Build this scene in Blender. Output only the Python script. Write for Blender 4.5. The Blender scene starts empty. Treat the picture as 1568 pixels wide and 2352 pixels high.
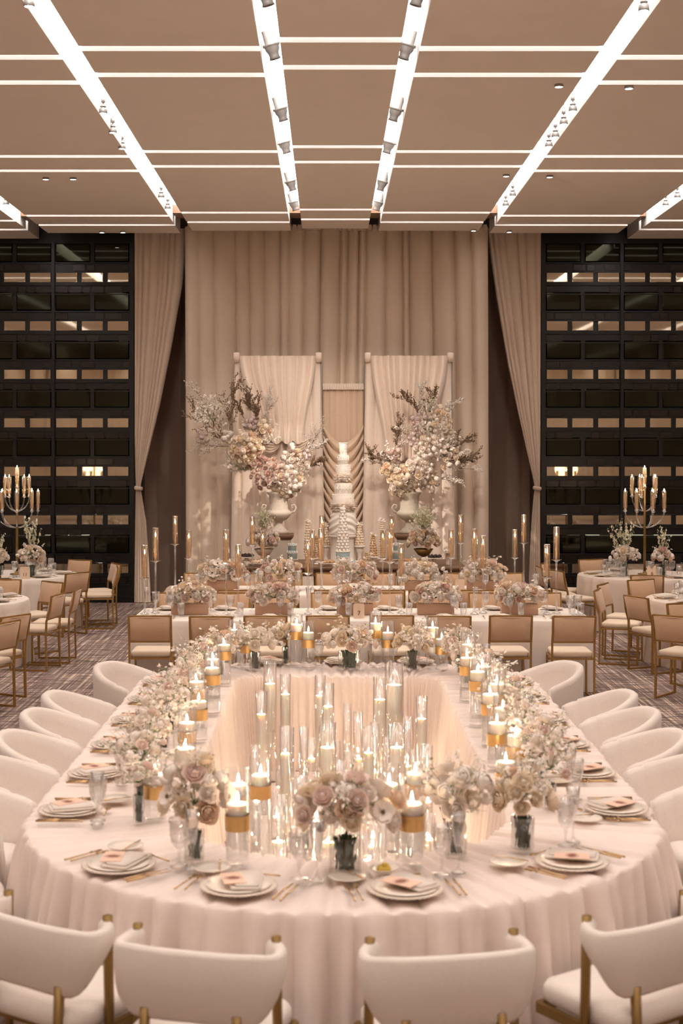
import bpy, math, random
from mathutils import Vector, Matrix, noise

# ------------------------------------------------------------------ camera
S = bpy.context.scene
COL = S.collection
PI = math.pi
F, CX, CY, H = 3267.0, 754.0, 1037.0, 2.55      # focal length in px of the 1568x2352 frame, principal point, eye height

cam_d = bpy.data.cameras.new('camera')
cam = bpy.data.objects.new('camera', cam_d)
COL.objects.link(cam)
cam.location = (0, 0, H)
cam.rotation_euler = (PI / 2, 0, 0)
cam_d.sensor_fit = 'AUTO'
cam_d.sensor_width = 36
cam_d.lens = F / 2352 * 36
cam_d.shift_x = (784 - CX) / 2352
cam_d.shift_y = -(1176 - CY) / 2352
cam_d.clip_start = 0.05
cam_d.clip_end = 100
cam_d.dof.use_dof = True
cam_d.dof.focus_distance = 17.0
cam_d.dof.aperture_fstop = 3.2
S.camera = cam

# ------------------------------------------------------------------ world, exposure, sampling
W = bpy.data.worlds.new('world')
S.world = W
W.use_nodes = True
W.node_tree.nodes['Background'].inputs[0].default_value = (0.9, 0.75, 0.65, 1)
W.node_tree.nodes['Background'].inputs[1].default_value = 0.02
S.view_settings.view_transform = 'Standard'
S.view_settings.look = 'None'
S.view_settings.gamma = 1
S.view_settings.use_curve_mapping = False
S.view_settings.exposure = 0.0
cy = S.cycles
cy.max_bounces = 6
cy.diffuse_bounces = 4
cy.use_adaptive_sampling = True
cy.adaptive_threshold = 0.10
cy.adaptive_min_samples = 16
cy.glossy_bounces = 3
cy.transmission_bounces = 4
cy.transparent_max_bounces = 18
cy.caustics_reflective = False
cy.caustics_refractive = False
cy.sample_clamp_indirect = 8
cy.sample_clamp_direct = 0
cy.use_denoising = True
COVE = 10.2           # radiance of the ceiling light coves
CANDLE = 0.85         # watts of one candle
WARM = (1.0, 0.90, 0.80)
# spot lamps added to brighten tables, cake and screens; no fittings built with them
def ceiling_spot(x, y, target, power, size):
    l = bpy.data.lights.new('added_spotlight', 'SPOT'); l.energy = power; l.spot_size = size; l.spot_blend = 0.7; l.color = WARM; l.shadow_soft_size = 0.10
    o = bpy.data.objects.new('added_spotlight', l); COL.objects.link(o)
    o.location = (x, y, 6.10)
    o.rotation_euler = (Vector(target) - o.location).to_track_quat('-Z', 'Y').to_euler()
ceiling_spot(0.1, 15.6, (0.22, 21.3, 1.35), 420, 0.22)
for sx, cxx in ((-1, -2.33), (1, 2.54)):
    ceiling_spot(sx * .5 + .1, 16.8, (sx * .85 + .1, 23.2, 2.3), 430, 0.62)
    ceiling_spot(cxx, 5.6, (sx * .6, 6.2, .76), 80, 1.05)
    ceiling_spot(cxx, 9.2, (sx * .6, 8.8, .76), 80, 1.05)
    ceiling_spot(cxx, 12.6, (sx * .6, 11.6, .76), 70, 1.0)
    ceiling_spot(cxx, 16.2, (sx * 1.2 + .3, 15.6, .76), 170, 1.05)
    ceiling_spot(cxx, 19.6, (sx * 1.2 + .3, 18.4, .76), 170, 1.0)
    ceiling_spot(sx * 4.8, 18.0, (sx * 4.6, 18.9, .76), 150, 1.2)

def WX(px, Y): return (px - CX) / F * Y
def WZ(py, Y): return H - (py - CY) / F * Y
def YT(py, z=0.76): return F * (H - z) / (py - CY)

# ------------------------------------------------------------------ materials
def lin(c):
    return tuple((v / 255 / 12.92 if v / 255 <= 0.04045 else ((v / 255 + 0.055) / 1.055) ** 2.4) for v in c)

def nodes_of(name):
    m = bpy.data.materials.new(name)
    m.use_nodes = True
    nt = m.node_tree
    return m, nt, nt.nodes, nt.links, nt.nodes['Principled BSDF']

def M(name, rgb, rough=0.6, metal=0.0, var=0.10, ns=12.0, bump=0.0, bs=120.0, sheen=0.0, sss=0.0, stretch=None, trans=0.0):
    m, nt, N, L, b = nodes_of(name)
    c = lin(rgb)
    tc = N.new('ShaderNodeTexCoord')
    mp = N.new('ShaderNodeMapping')
    if stretch: mp.inputs['Scale'].default_value = stretch
    L.new(tc.outputs['Object'], mp.inputs['Vector'])
    nz = N.new('ShaderNodeTexNoise')
    nz.inputs['Scale'].default_value = ns
    nz.inputs['Detail'].default_value = 3
    L.new(mp.outputs[0], nz.inputs['Vector'])
    mx = N.new('ShaderNodeMix'); mx.data_type = 'RGBA'
    mx.inputs[6].default_value = tuple(v * (1 - var) for v in c) + (1,)
    mx.inputs[7].default_value = tuple(min(1, v * (1 + var)) for v in c) + (1,)
    L.new(nz.outputs['Fac'], mx.inputs[0])
    L.new(mx.outputs[2], b.inputs['Base Color'])
    b.inputs['Roughness'].default_value = rough
    b.inputs['Metallic'].default_value = metal
    if sheen:
        b.inputs['Sheen Weight'].default_value = sheen
    if sss:
        b.inputs['Subsurface Weight'].default_value = sss
        b.inputs['Subsurface Radius'].default_value = (1.0, 0.75, 0.5)
        b.inputs['Subsurface Scale'].default_value = 0.03
    if bump:
        n2 = N.new('ShaderNodeTexNoise'); n2.inputs['Scale'].default_value = bs
        L.new(mp.outputs[0], n2.inputs['Vector'])
        bp = N.new('ShaderNodeBump'); bp.inputs['Strength'].default_value = bump; bp.inputs['Distance'].default_value = 0.01
        L.new(n2.outputs['Fac'], bp.inputs['Height'])
        L.new(bp.outputs[0], b.inputs['Normal'])
    if trans:
        tl = N.new('ShaderNodeBsdfTranslucent'); ms = N.new('ShaderNodeMixShader'); ms.inputs[0].default_value = trans
        L.new(mx.outputs[2], tl.inputs[0]); L.new(b.outputs[0], ms.inputs[1]); L.new(tl.outputs[0], ms.inputs[2])
        L.new(ms.outputs[0], N['Material Output'].inputs['Surface'])
    return m

def glass(name, tint=(0.97, 0.97, 0.96), refl=0.9, base=0.05, pw=3.5, rough=0.02):
    m, nt, N, L, b = nodes_of(name)
    N.remove(b)
    tr = N.new('ShaderNodeBsdfTransparent'); tr.inputs[0].default_value = tint + (1,)
    gl = N.new('ShaderNodeBsdfAnisotropic') if False else N.new('ShaderNodeBsdfGlossy')
    gl.inputs['Roughness'].default_value = rough
    gl.inputs[0].default_value = (1, 1, 1, 1)
    lw = N.new('ShaderNodeLayerWeight'); lw.inputs['Blend'].default_value = 0.5
    p = N.new('ShaderNodeMath'); p.operation = 'POWER'; p.inputs[1].default_value = pw
    ma = N.new('ShaderNodeMath'); ma.operation = 'MULTIPLY_ADD'; ma.inputs[1].default_value = refl; ma.inputs[2].default_value = base
    ma.use_clamp = True
    L.new(lw.outputs['Facing'], p.inputs[0]); L.new(p.outputs[0], ma.inputs[0])
    mix = N.new('ShaderNodeMixShader')
    L.new(ma.outputs[0], mix.inputs[0]); L.new(tr.outputs[0], mix.inputs[1]); L.new(gl.outputs[0], mix.inputs[2])
    L.new(mix.outputs[0], N['Material Output'].inputs['Surface'])
    return m

def emit(name, col, strength, sampled=True):
    m, nt, N, L, b = nodes_of(name)
    b.inputs['Base Color'].default_value = (0.8, 0.8, 0.8, 1)
    b.inputs['Emission Color'].default_value = tuple(col) + (1,)
    b.inputs['Emission Strength'].default_value = strength
    if not sampled: m.cycles.emission_sampling = 'NONE'
    return m

def carpet_mat():
    m, nt, N, L, b = nodes_of('carpet')
    tc = N.new('ShaderNodeTexCoord')
    def streak(scale, vec, lo, hi, det=2):
        mp = N.new('ShaderNodeMapping'); mp.inputs['Scale'].default_value = vec
        L.new(tc.outputs['Object'], mp.inputs['Vector'])
        nz = N.new('ShaderNodeTexNoise'); nz.inputs['Scale'].default_value = scale; nz.inputs['Detail'].default_value = det
        L.new(mp.outputs[0], nz.inputs['Vector'])
        r = N.new('ShaderNodeMapRange'); r.inputs[1].default_value = lo; r.inputs[2].default_value = hi
        L.new(nz.outputs['Fac'], r.inputs[0])
        return r.outputs[0]
    base = streak(1.0, (0.6, 0.4, 1), 0.35, 0.65)
    light = streak(1.0, (36, 0.6, 1), 0.52, 0.60)
    light2 = streak(1.0, (60, 1.3, 1), 0.54, 0.64)
    dark = streak(1.0, (2.6, 17, 1), 0.51, 0.58)
    dark2 = streak(1.0, (42, 1.2, 3), 0.51, 0.60)
    cm = []
    def mix(fac, a, c, amt=1.0):
        x = N.new('ShaderNodeMix'); x.data_type = 'RGBA'
        if amt != 1.0:
            k = N.new('ShaderNodeMath'); k.operation = 'MULTIPLY'; k.inputs[1].default_value = amt
            L.new(fac, k.inputs[0]); fac = k.outputs[0]
        L.new(fac, x.inputs[0])
        if isinstance(a, tuple): x.inputs[6].default_value = a + (1,)
        else: L.new(a, x.inputs[6])
        x.inputs[7].default_value = c + (1,)
        return x.outputs[2]
    c = mix(base, lin((140, 117, 108)), lin((158, 134, 122)))
    c = mix(light, c, lin((226, 204, 184)), 0.85)
    c = mix(light2, c, lin((190, 172, 160)), 0.7)
    c = mix(dark, c, lin((74, 54, 54)), 0.68)
    c = mix(dark2, c, lin((66, 48, 50)), 0.55)
    L.new(c, b.inputs['Base Color'])
    b.inputs['Roughness'].default_value = 0.95
    return m

def woven_mat():
    m, nt, N, L, b = nodes_of('woven_fabric')
    tc = N.new('ShaderNodeTexCoord')
    vo = N.new('ShaderNodeTexVoronoi'); vo.inputs['Scale'].default_value = 34; vo.inputs['Randomness'].default_value = 0.12
    L.new(tc.outputs['Object'], vo.inputs['Vector'])
    r = N.new('ShaderNodeMapRange'); r.inputs[1].default_value = 0.30; r.inputs[2].default_value = 0.42
    L.new(vo.outputs['Distance'], r.inputs[0])
    x = N.new('ShaderNodeMix'); x.data_type = 'RGBA'
    x.inputs[6].default_value = lin((248, 222, 200)) + (1,)
    x.inputs[7].default_value = lin((202, 162, 134)) + (1,)
    L.new(r.outputs[0], x.inputs[0]); L.new(x.outputs[2], b.inputs['Base Color'])
    b.inputs['Roughness'].default_value = 0.8
    return m

def print_mat():
    m, nt, N, L, b = nodes_of('menu_print')
    tc = N.new('ShaderNodeTexCoord')
    mp = N.new('ShaderNodeMapping'); mp.inputs['Scale'].default_value = (1.0, 1.0, 0)
    L.new(tc.outputs['Object'], mp.inputs['Vector'])
    nz = N.new('ShaderNodeTexNoise'); nz.inputs['Scale'].default_value = 70; nz.inputs['Detail'].default_value = 4
    L.new(mp.outputs[0], nz.inputs['Vector'])
    gr = N.new('ShaderNodeTexGradient'); gr.gradient_type = 'SPHERICAL'
    m2 = N.new('ShaderNodeMapping'); m2.inputs['Scale'].default_value = (20, 26, 0)
    L.new(tc.outputs['Object'], m2.inputs['Vector']); L.new(m2.outputs[0], gr.inputs[0])
    mu = N.new('ShaderNodeMath'); mu.operation = 'MULTIPLY'
    L.new(gr.outputs['Fac'], mu.inputs[0]); L.new(nz.outputs['Fac'], mu.inputs[1])
    r = N.new('ShaderNodeMapRange'); r.inputs[1].default_value = 0.05; r.inputs[2].default_value = 0.34
    L.new(mu.outputs[0], r.inputs[0])
    x = N.new('ShaderNodeMix'); x.data_type = 'RGBA'
    x.inputs[6].default_value = lin((238, 200, 176)) + (1,)
    x.inputs[7].default_value = lin((140, 84, 66)) + (1,)
    L.new(r.outputs[0], x.inputs[0]); L.new(x.outputs[2], b.inputs['Base Color'])
    b.inputs['Roughness'].default_value = 0.7
    return m

m_ceil = M('ceiling_paint', (240, 229, 216), 0.9, var=0.04, ns=3)
m_white = M('white_paint', (188, 183, 179), 0.8, var=0.03)
m_cove = emit('cove_light', (1.0, 0.93, 0.89), COVE)
m_lens = emit('spot_lens', (1.0, 0.95, 0.9), 14, sampled=False)
m_carpet = carpet_mat()
m_black = M('black_lacquer', (10, 9, 8), 0.35, var=0.3)
m_brown_tile = M('smoked_tile', (30, 23, 18), 0.25, var=0.35, ns=4)
m_mirror = M('pale_mirror', (226, 218, 198), 0.03, 1.0, var=0.03)
m_smoke_mirror = M('smoked_mirror', (58, 60, 50), 0.05, 1.0, var=0.15, ns=2)
m_curtain = M('beige_drape', (226, 206, 184), 0.85, var=0.05, ns=40, bump=0.15, bs=400, sheen=0.2)
m_curtain_side = M('tied_drape', (220, 200, 180), 0.8, var=0.05, ns=40, bump=0.15, bs=400, sheen=0.2)
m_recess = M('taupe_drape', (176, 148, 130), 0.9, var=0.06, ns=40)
m_satin = M('champagne_satin', (246, 226, 208), 0.42, var=0.04, ns=20, sheen=0.2)
m_satin2 = M('tan_satin', (222, 192, 164), 0.42, var=0.05, ns=20, sheen=0.2)
m_wall = M('wall_paint', (206, 184, 162), 0.9, var=0.04)
m_blush = M('blush_linen', (240, 222, 211), 0.75, var=0.04, ns=30, bump=0.12, bs=500, sheen=0.15)
m_linen = M('white_linen', (240, 228, 217), 0.75, var=0.03, ns=30, bump=0.10, bs=500)
m_ivory_cloth = M('ivory_satin', (232, 214, 198), 0.5, var=0.04, ns=20)
m_boucle = M('cream_wool', (240, 227, 216), 0.95, var=0.05, ns=60, bump=0.25, bs=260, sheen=0.2)
m_velvet = M('beige_velvet', (214, 178, 144), 0.85, var=0.06, ns=60, bump=0.12, bs=500, sheen=0.3)
m_seat = M('cream_velvet', (238, 216, 190), 0.85, var=0.05, ns=60, bump=0.12, bs=500, sheen=0.2)
m_gold = M('brushed_gold', (176, 140, 86), 0.4, 0.8, var=0.12, ns=20)
m_brass = M('matte_brass', (146, 116, 68), 0.42, 0.65, var=0.10, ns=15)
m_foil = M('gold_foil', (226, 184, 122), 0.32, 0.7, var=0.12, ns=30)
m_cutlery = M('champagne_metal', (206, 172, 128), 0.25, 0.9, var=0.1)
m_china = M('white_china', (244, 230, 214), 0.25, var=0.02)
m_charger = M('pearl_charger', (240, 224, 208), 0.3, var=0.03)
m_napkin = M('grey_napkin', (230, 216, 204), 0.85, var=0.06, ns=40, bump=0.2, bs=300)
m_print = print_mat()
m_card = M('card_stock', (232, 204, 176), 0.8, var=0.03)
m_ink = M('brown_ink', (92, 66, 48), 0.7)
m_glass = glass('clear_glass', (0.985, 0.985, 0.98), 0.7, 0.04, 3.0)
m_crystal = glass('cut_crystal', (0.955, 0.95, 0.945), 0.9, 0.10, 2.2, 0.06)
m_tube = glass('ribbed_tube_glass', (0.985, 0.98, 0.97), 0.8, 0.09, 2.6)
m_vase = glass('ribbed_glass', (0.93, 0.93, 0.92), 0.8, 0.06, 2.8, 0.05)
m_amber = glass('amber_glass', (0.97, 0.895, 0.81), 0.8, 0.07, 2.4)
m_water = glass('water', (0.95, 0.95, 0.95), 0.5, 0.05, 3.0)
m_acrylic = glass('acrylic', (0.92, 0.91, 0.90), 0.9, 0.14, 2.0, 0.04)
m_wax = M('white_wax', (255, 243, 233), 0.5, var=0.01, sss=0.5)
m_taper = M('ivory_wax', (254, 234, 208), 0.5, var=0.03, sss=0.6)
m_wick = M('wick', (40, 30, 26), 0.9)
m_flame = emit('flame', (1.0, 0.78, 0.50), 80, sampled=False)
m_stem = M('dark_stem', (58, 74, 48), 0.7, var=0.3, ns=8)
m_leaf = M('leaf', (112, 132, 84), 0.6, var=0.3, ns=9)
m_sage = M('pale_leaf', (182, 186, 152), 0.6, var=0.25, ns=9)
m_twig = M('twig', (132, 104, 78), 0.8, var=0.3)
m_petal = {
    'white': M('white_petal', (255, 241, 229), 0.65, var=0.03, ns=14, trans=0.16),
    'cream': M('cream_petal', (254, 234, 210), 0.65, var=0.05, ns=14, trans=0.16),
    'peach': M('peach_petal', (250, 222, 196), 0.65, var=0.05, ns=14, trans=0.16),
    'blush': M('blush_petal', (250, 228, 216), 0.65, var=0.05, ns=14, trans=0.16),
    'pink': M('dusty_pink_petal', (234, 200, 186), 0.65, var=0.05, ns=14, trans=0.16),
    'lilac': M('mauve_petal', (228, 206, 200), 0.65, var=0.05, ns=14, trans=0.16),
    'green': M('green_white_petal', (240, 234, 206), 0.65, var=0.05, ns=14, trans=0.16),
}
m_dark = M('dark_centre', (96, 82, 62), 0.8)
m_woven = woven_mat()
m_stone = M('aged_stone', (210, 196, 180), 0.85, var=0.14, ns=7, bump=0.3, bs=40)
m_stone2 = M('grey_stone', (196, 184, 166), 0.85, var=0.14, ns=7, bump=0.3, bs=40)
m_wood = M('brown_wood', (128, 96, 72), 0.5, var=0.2, ns=5, stretch=(1, 12, 12))
m_icing = M('white_icing', (246, 236, 224), 0.6, var=0.04, ns=25, bump=0.25, bs=90)
m_blue = M('pale_blue_icing', (176, 200, 202), 0.6, var=0.06, ns=25)
m_puff = M('glazed_puff', (206, 164, 118), 0.45, var=0.2, ns=60)
m_macaron = M('ivory_macaron', (238, 214, 186), 0.6, var=0.08, ns=60)
m_choc = M('dark_chocolate', (62, 40, 30), 0.4, var=0.2)
m_butter = M('butter', (240, 208, 96), 0.5)
m_grey = M('fixture_metal', (150, 146, 142), 0.4, 0.2, var=0.05)
m_fixture_dark = M('fixture_inside', (60, 54, 50), 0.6)

# ------------------------------------------------------------------ mesh builder
class MB:
    def __init__(self):
        self.v, self.f, self.mi, self.sm = [], [], [], []
    def add(self, vs, fs, mi=0, smooth=True):
        o = len(self.v)
        self.v.extend(tuple(p) for p in vs)
        for f in fs:
            self.f.append(tuple(i + o for i in f)); self.mi.append(mi); self.sm.append(smooth)
        return self
    def box(self, x0, x1, y0, y1, z0, z1, mi=0):
        vs = [(x0, y0, z0), (x1, y0, z0), (x1, y1, z0), (x0, y1, z0), (x0, y0, z1), (x1, y0, z1), (x1, y1, z1), (x0, y1, z1)]
        return self.add(vs, [(3, 2, 1, 0), (4, 5, 6, 7), (0, 1, 5, 4), (1, 2, 6, 5), (2, 3, 7, 6), (3, 0, 4, 7)], mi, False)
    def loft(self, loops, mi=0, cap0=True, cap1=True, closed=True, smooth=True):
        n = len(loops[0]); vs = [p for l in loops for p in l]; fs = []
        for k in range(len(loops) - 1):
            for i in range(n if closed else n - 1):
                j = (i + 1) % n
                fs.append((k * n + i, k * n + j, (k + 1) * n + j, (k + 1) * n + i))
        if cap0: fs.append(tuple(reversed(range(n))))
        if cap1: fs.append(tuple((len(loops) - 1) * n + i for i in range(n)))
        return self.add(vs, fs, mi, smooth)
    def lathe(self, prof, n=16, c=(0, 0, 0), mi=0, cap0=True, cap1=True, smooth=True, flute=0.0, fn=0):
        loops = []
        for r, z in prof:
            l = []
            for i in range(n):
                a = 2 * PI * i / n
                rr = r * (1 + (flute * math.cos(fn * a) if fn else (flute if i % 2 else -flute)))
                l.append((c[0] + rr * math.cos(a), c[1] + rr * math.sin(a), c[2] + z))
            loops.append(l)
        return self.loft(loops, mi, cap0, cap1, True, smooth)
    def tube(self, pts, r, n=6, mi=0, smooth=True, caps=True, square=False):
        pts = [Vector(p) for p in pts]
        rs = r if isinstance(r, (list, tuple)) else [r] * len(pts)
        t0 = (pts[1] - pts[0]).normalized()
        up = Vector((0, 0, 1)) if abs(t0.z) < 0.9 else Vector((0, 1, 0))
        a = t0.cross(up).normalized()
        loops = []
        for i, p in enumerate(pts):
            t = (pts[min(i + 1, len(pts) - 1)] - pts[max(i - 1, 0)]).normalized()
            a = (a - t * a.dot(t)).normalized()
            b = t.cross(a)
            ph = PI / n if square else 0
            k = math.sqrt(2) if square else 1
            loops.append([p + (a * math.cos(2 * PI * q / n + ph) + b * math.sin(2 * PI * q / n + ph)) * rs[i] * k for q in range(n)])
        return self.loft(loops, mi, caps, caps, True, smooth and not square)
    def bar(self, p, q, r):
        return self.tube([p, q], r, 4, square=True)
    def grid(self, fn, nu, nv, mi=0, smooth=True, closeu=False):
        vs = [fn(i / nu, j / nv) for j in range(nv + 1) for i in range(nu + (0 if closeu else 1))]
        w = nu + (0 if closeu else 1); fs = []
        for j in range(nv):
            for i in range(nu):
                k = (i + 1) % w
                fs.append((j * w + i, j * w + k, (j + 1) * w + k, (j + 1) * w + i))
        return self.add(vs, fs, mi, smooth)
    def ball(self, c, r, n=8, m=5, mi=0, sz=1.0):
        prof = [(max(1e-4, r * math.sin(PI * k / m)), -r * sz * math.cos(PI * k / m)) for k in range(m + 1)]
        return self.lathe(prof, n, c, mi)
    def pillow(self, hx, hy, r, prof, n=5, c=(0, 0, 0), mi=0):
        """stacked rounded rectangles: prof = [(inset, z)...]"""
        loops = []
        for ins, z in prof:
            x, y, rr = hx - ins, hy - ins, max(0.004, r - ins * 0.5)
            l = []
            for sx, sy, a0 in ((1, 1, 0), (-1, 1, PI / 2), (-1, -1, PI), (1, -1, 1.5 * PI)):
                for k in range(n):
                    a = a0 + PI / 2 * k / (n - 1)
                    l.append((c[0] + sx * (x - rr) + rr * math.cos(a), c[1] + sy * (y - rr) + rr * math.sin(a), c[2] + z))
            loops.append(l)
        return self.loft(loops, mi)
    def mesh(self, name, mats):
        me = bpy.data.meshes.new(name)
        me.from_pydata(self.v, [], self.f)
        me.polygons.foreach_set('use_smooth', self.sm)
        me.polygons.foreach_set('material_index', self.mi)
        for m in (mats if isinstance(mats, (list, tuple)) else [mats]): me.materials.append(m)
        me.update()
        return me

CACHE = {}
def cm(key, fn, mats):
    if key not in CACHE:
        b = MB(); fn(b); CACHE[key] = b.mesh(key, mats)
    return CACHE[key]

def obj(name, mesh, parent=None, loc=(0, 0, 0), rot=(0, 0, 0), sc=(1, 1, 1), mat=None, kind=None, label=None):
    o = bpy.data.objects.new(name, mesh)
    COL.objects.link(o)
    o.location = loc; o.rotation_euler = rot; o.scale = sc if isinstance(sc, (tuple, list, Vector)) else (sc, sc, sc)
    if parent: o.parent = parent
    if mat:
        o.material_slots[0].link = 'OBJECT'; o.material_slots[0].material = mat
    if kind: o['kind'] = kind
    if label: o['label'] = label
    return o
def tag(o, label, cat, group=None):
    o['label'] = label; o['category'] = cat
    if group: o['group'] = group
    return o
def thing(name, label, cat, loc=(0, 0, 0), rz=0.0, group=None, sc=1.0):
    o = bpy.data.objects.new(name, None); COL.objects.link(o)
    o.empty_display_size = 0.1
    o.location = loc; o.rotation_euler = (0, 0, rz); o.scale = (sc, sc, sc)
    return tag(o, label, cat, group)
def struct(name, mesh, parent=None, loc=(0, 0, 0)):
    o = obj(name, mesh, parent, loc)
    if not parent: o['kind'] = 'structure'
    return o
ORD = 'first second third fourth fifth sixth seventh eighth ninth tenth eleventh twelfth thirteenth fourteenth'.split()
def face(dx, dy): return math.atan2(-dx, dy)
def smooth(a): a = max(0, min(1, a)); return a * a * (3 - 2 * a)
def folds(length, lo, hi, seed, n, ex=0.7):
    """cloth fold profile in -1..1 sampled n times: random fold spacing, rounded crests and tight valleys"""
    r = random.Random(seed); pos = [0.0]
    while pos[-1] < length: pos.append(pos[-1] + r.uniform(lo, hi))
    amp = [r.uniform(0.45, 1.0) for _ in pos]; sk = [r.uniform(0.3, 0.7) for _ in pos]
    out = []; k = 0
    sc = length / pos[-1]
    for i in range(n):
        s = length * i / (n - 1) / sc
        while k < len(pos) - 2 and pos[k + 1] < s: k += 1
        t = (s - pos[k]) / (pos[k + 1] - pos[k])
        t = 0.5 * t / sk[k] if t < sk[k] else 0.5 + 0.5 * (t - sk[k]) / (1 - sk[k])
        out.append(amp[k] * (2 * math.sin(PI * min(1, max(0, t))) ** ex - 1) + (1 - amp[k]) * -1)
    return out
# ------------------------------------------------------------------ room shell
ZC, HC = 6.15, 3.6                       # underside of the ceiling panels
RX0, RX1, RY0, RY1 = -10.5, 10.7, -5.0, 24.1
b = MB(); b.box(RX0, RX1, RY0, 26.2, -0.1, 0)
floor = struct('floor', b.mesh('floor', m_carpet))
b = MB(); b.box(RX0, RX1, RY0, 26.2, 6.52, 6.7)
ceiling = struct('ceiling', b.mesh('ceiling', m_white))
chan = [(-9.9, -9.68), (-7.35, -7.13), (-4.89, -4.62), (-2.44, -2.22), (-0.612, -0.425), (0.641, 0.817), (2.44, 2.65), (4.77, 5.05), (7.35, 7.57), (9.9, 10.1)]
colx = [(RX0, chan[0][0])] + [(chan[i][1], chan[i + 1][0]) for i in range(len(chan) - 1)] + [(chan[-1][1], RX1)]
off = [1.3, 1.1, 1.02, 0.55, 0.27, 0.0, 0.27, 0.55, 1.0, 1.1, 1.3]     # columns step outwards from the middle one
SW = 0.16
for (x0, x1), dy in zip(colx, off):
    # slot centres of the middle column: pairs 0.88 m apart every 4.37 m
    cuts = []
    for k in range(-5, 3):
        for e in (0, 0.89):
            cuts.append(12.44 + 4.365 * k + e + dy)
    cuts = [c for c in cuts if RY0 + 0.3 < c < 24.2]
    ys = [RY0]
    end = 22.97 + dy * 0.85 + (0.3 if abs(dy) > 0.9 else 0)
    for c in cuts: ys += [c - SW / 2, c + SW / 2]
    ys.append(min(end, 24.05))
    for i in range(0, len(ys), 2):
        b = MB(); b.box(x0, x1, ys[i], ys[i + 1], ZC, ZC + 0.25)
        b.mi = [1] * 6; b.mi[0] = 0
        obj('ceiling_panel', b.mesh('ceiling_panel', [m_ceil, m_white]), ceiling)
    for c in cuts:
        b = MB(); b.add([(x0, c - SW / 2, ZC + .22), (x0, c + SW / 2, ZC + .22), (x1, c + SW / 2, ZC + .22), (x1, c - SW / 2, ZC + .22)], [(0, 1, 2, 3)])
        obj('slot_light', b.mesh('slot_light', m_cove), ceiling)
for i, (x0, x1) in enumerate(chan):
    ye = 22.3 if 3 <= i <= 6 else 22.5
    if i in (2, 7): ye = 22.6
    b = MB(); b.add([(x0, RY0 + .2, ZC + .27), (x0, ye, ZC + .27), (x1, ye, ZC + .27), (x1, RY0 + .2, ZC + .27)], [(0, 1, 2, 3)])
    obj('channel_light', b.mesh('channel_light', m_cove), ceiling)
    b = MB(); b.box(x0, x1, ye, ye + 0.5, ZC + 0.14, ZC + 0.32)
    obj('channel_end', b.mesh('channel_end', m_wood), ceiling)
for side, x0, x1 in (('left', RX0 - 0.1, RX0), ('right', RX1, RX1 + 0.1)):
    b = MB(); b.box(x0, x1, RY0, 26.2, 0, 6.6)
    struct('wall_' + side, b.mesh('wall_' + side, m_wall))
b = MB(); b.box(RX0, RX1, RY0 - 0.1, RY0, 0, 6.6)
struct('wall_front', b.mesh('wall_front', m_wall))
b = MB(); b.box(RX0, RX1, 26.1, 26.2, 0, 6.6)
struct('wall_back', b.mesh('wall_back', m_wall))

# mirrored walls left and right of the curtained alcove
XL, XR = WX(309, 24.1), WX(1241, 24.1)
def mirror_wall(side, x_in, sgn):
    x_out = RX0 if sgn < 0 else RX1
    a, c = min(x_in, x_out), max(x_in, x_out)
    b = MB(); b.box(a, c, 24.13, 25.9, 0, 6.6)
    w = struct('wall_back_' + side, b.mesh('wall_back_' + side, m_black))
    mod, nm = 1.318, 3
    sm = cm('mirror_small', lambda q: q.pillow(0.18, 0.0875, 0.004, [(0, 0), (0, 0.012), (0.008, 0.018)], 2) and None or q.sm.__setitem__(slice(None), [False] * len(q.sm)), m_mirror)
    lg = cm('mirror_large', lambda q: q.pillow(0.296, 0.157, 0.004, [(0, 0), (0, 0.008), (0.016, 0.022)], 2) and None or q.sm.__setitem__(slice(None), [False] * len(q.sm)), m_smoke_mirror)
    rail = MB(); tl = MB(); R = random.Random(5 if sgn < 0 else 6)
    edge = x_in + sgn * 0.06
    z0 = WZ(636, 24.1)
    rows = [z0 - 0.8225 * k for k in range(0, 8)]
    zt = rows[0] + 0.8225 / 2
    for k in range(4):
        e0 = edge + sgn * mod * k
        lo, hi = min(e0, e0 + sgn * mod), max(e0, e0 + sgn * mod)
        rail.box(e0 - 0.025, e0 + 0.025, 24.07, 24.13, 0.1, 6.1)
        for z in rows:
            if z > 0.2:
                for i in range(3):
                    o = obj('mirror_pane', sm, w, (lo + mod * (i + 0.5) / 3, 24.13, z), (PI / 2, 0, 0))
        for z in [zt - 0.8225 * q for q in range(0, 8)]:
            if z > 0.35:
                for i in range(2):
                    o = obj('smoked_mirror_pane', lg, w, (lo + mod * (i + 0.5) / 2, 24.13, z), (PI / 2 + R.uniform(-.004, .004), 0, R.uniform(-.006, .006)))
        for q in range(16):
            z = zt - 0.235 - 0.4112 * q + (0.02 if q % 2 else -0.02)
            if z < 0.1: continue
            rail.box(lo, hi, 24.10, 24.13, z - 0.085, z - 0.07); rail.box(lo, hi, 24.10, 24.13, z + 0.07, z + 0.085)
            x = lo + 0.04
            while x < hi - 0.1:
                ww = R.choice((0.12, 0.2, 0.28))
                if R.random() < 0.6: tl.box(x, min(hi - 0.03, x + ww), 24.108, 24.13, z - 0.05, z + 0.05)
                x += ww + 0.03
    rail.box(min(x_in, edge), max(x_in, edge), 24.0, 24.13, 0, 6.15)
    obj('mirror_rail', rail.mesh('mirror_rail', m_black), w)
    obj('smoked_tile_band', tl.mesh('smoked_tile_band', m_brown_tile), w, kind='stuff')
    b = MB(); b.box(min(x_in, x_out), max(x_in, x_out), 23.98, 24.12, 0, 0.10)
    struct('baseboard_' + side, b.mesh('baseboard_' + side, m_black))
mirror_wall('left', XL, -1)
mirror_wall('right', XR, 1)

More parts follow.
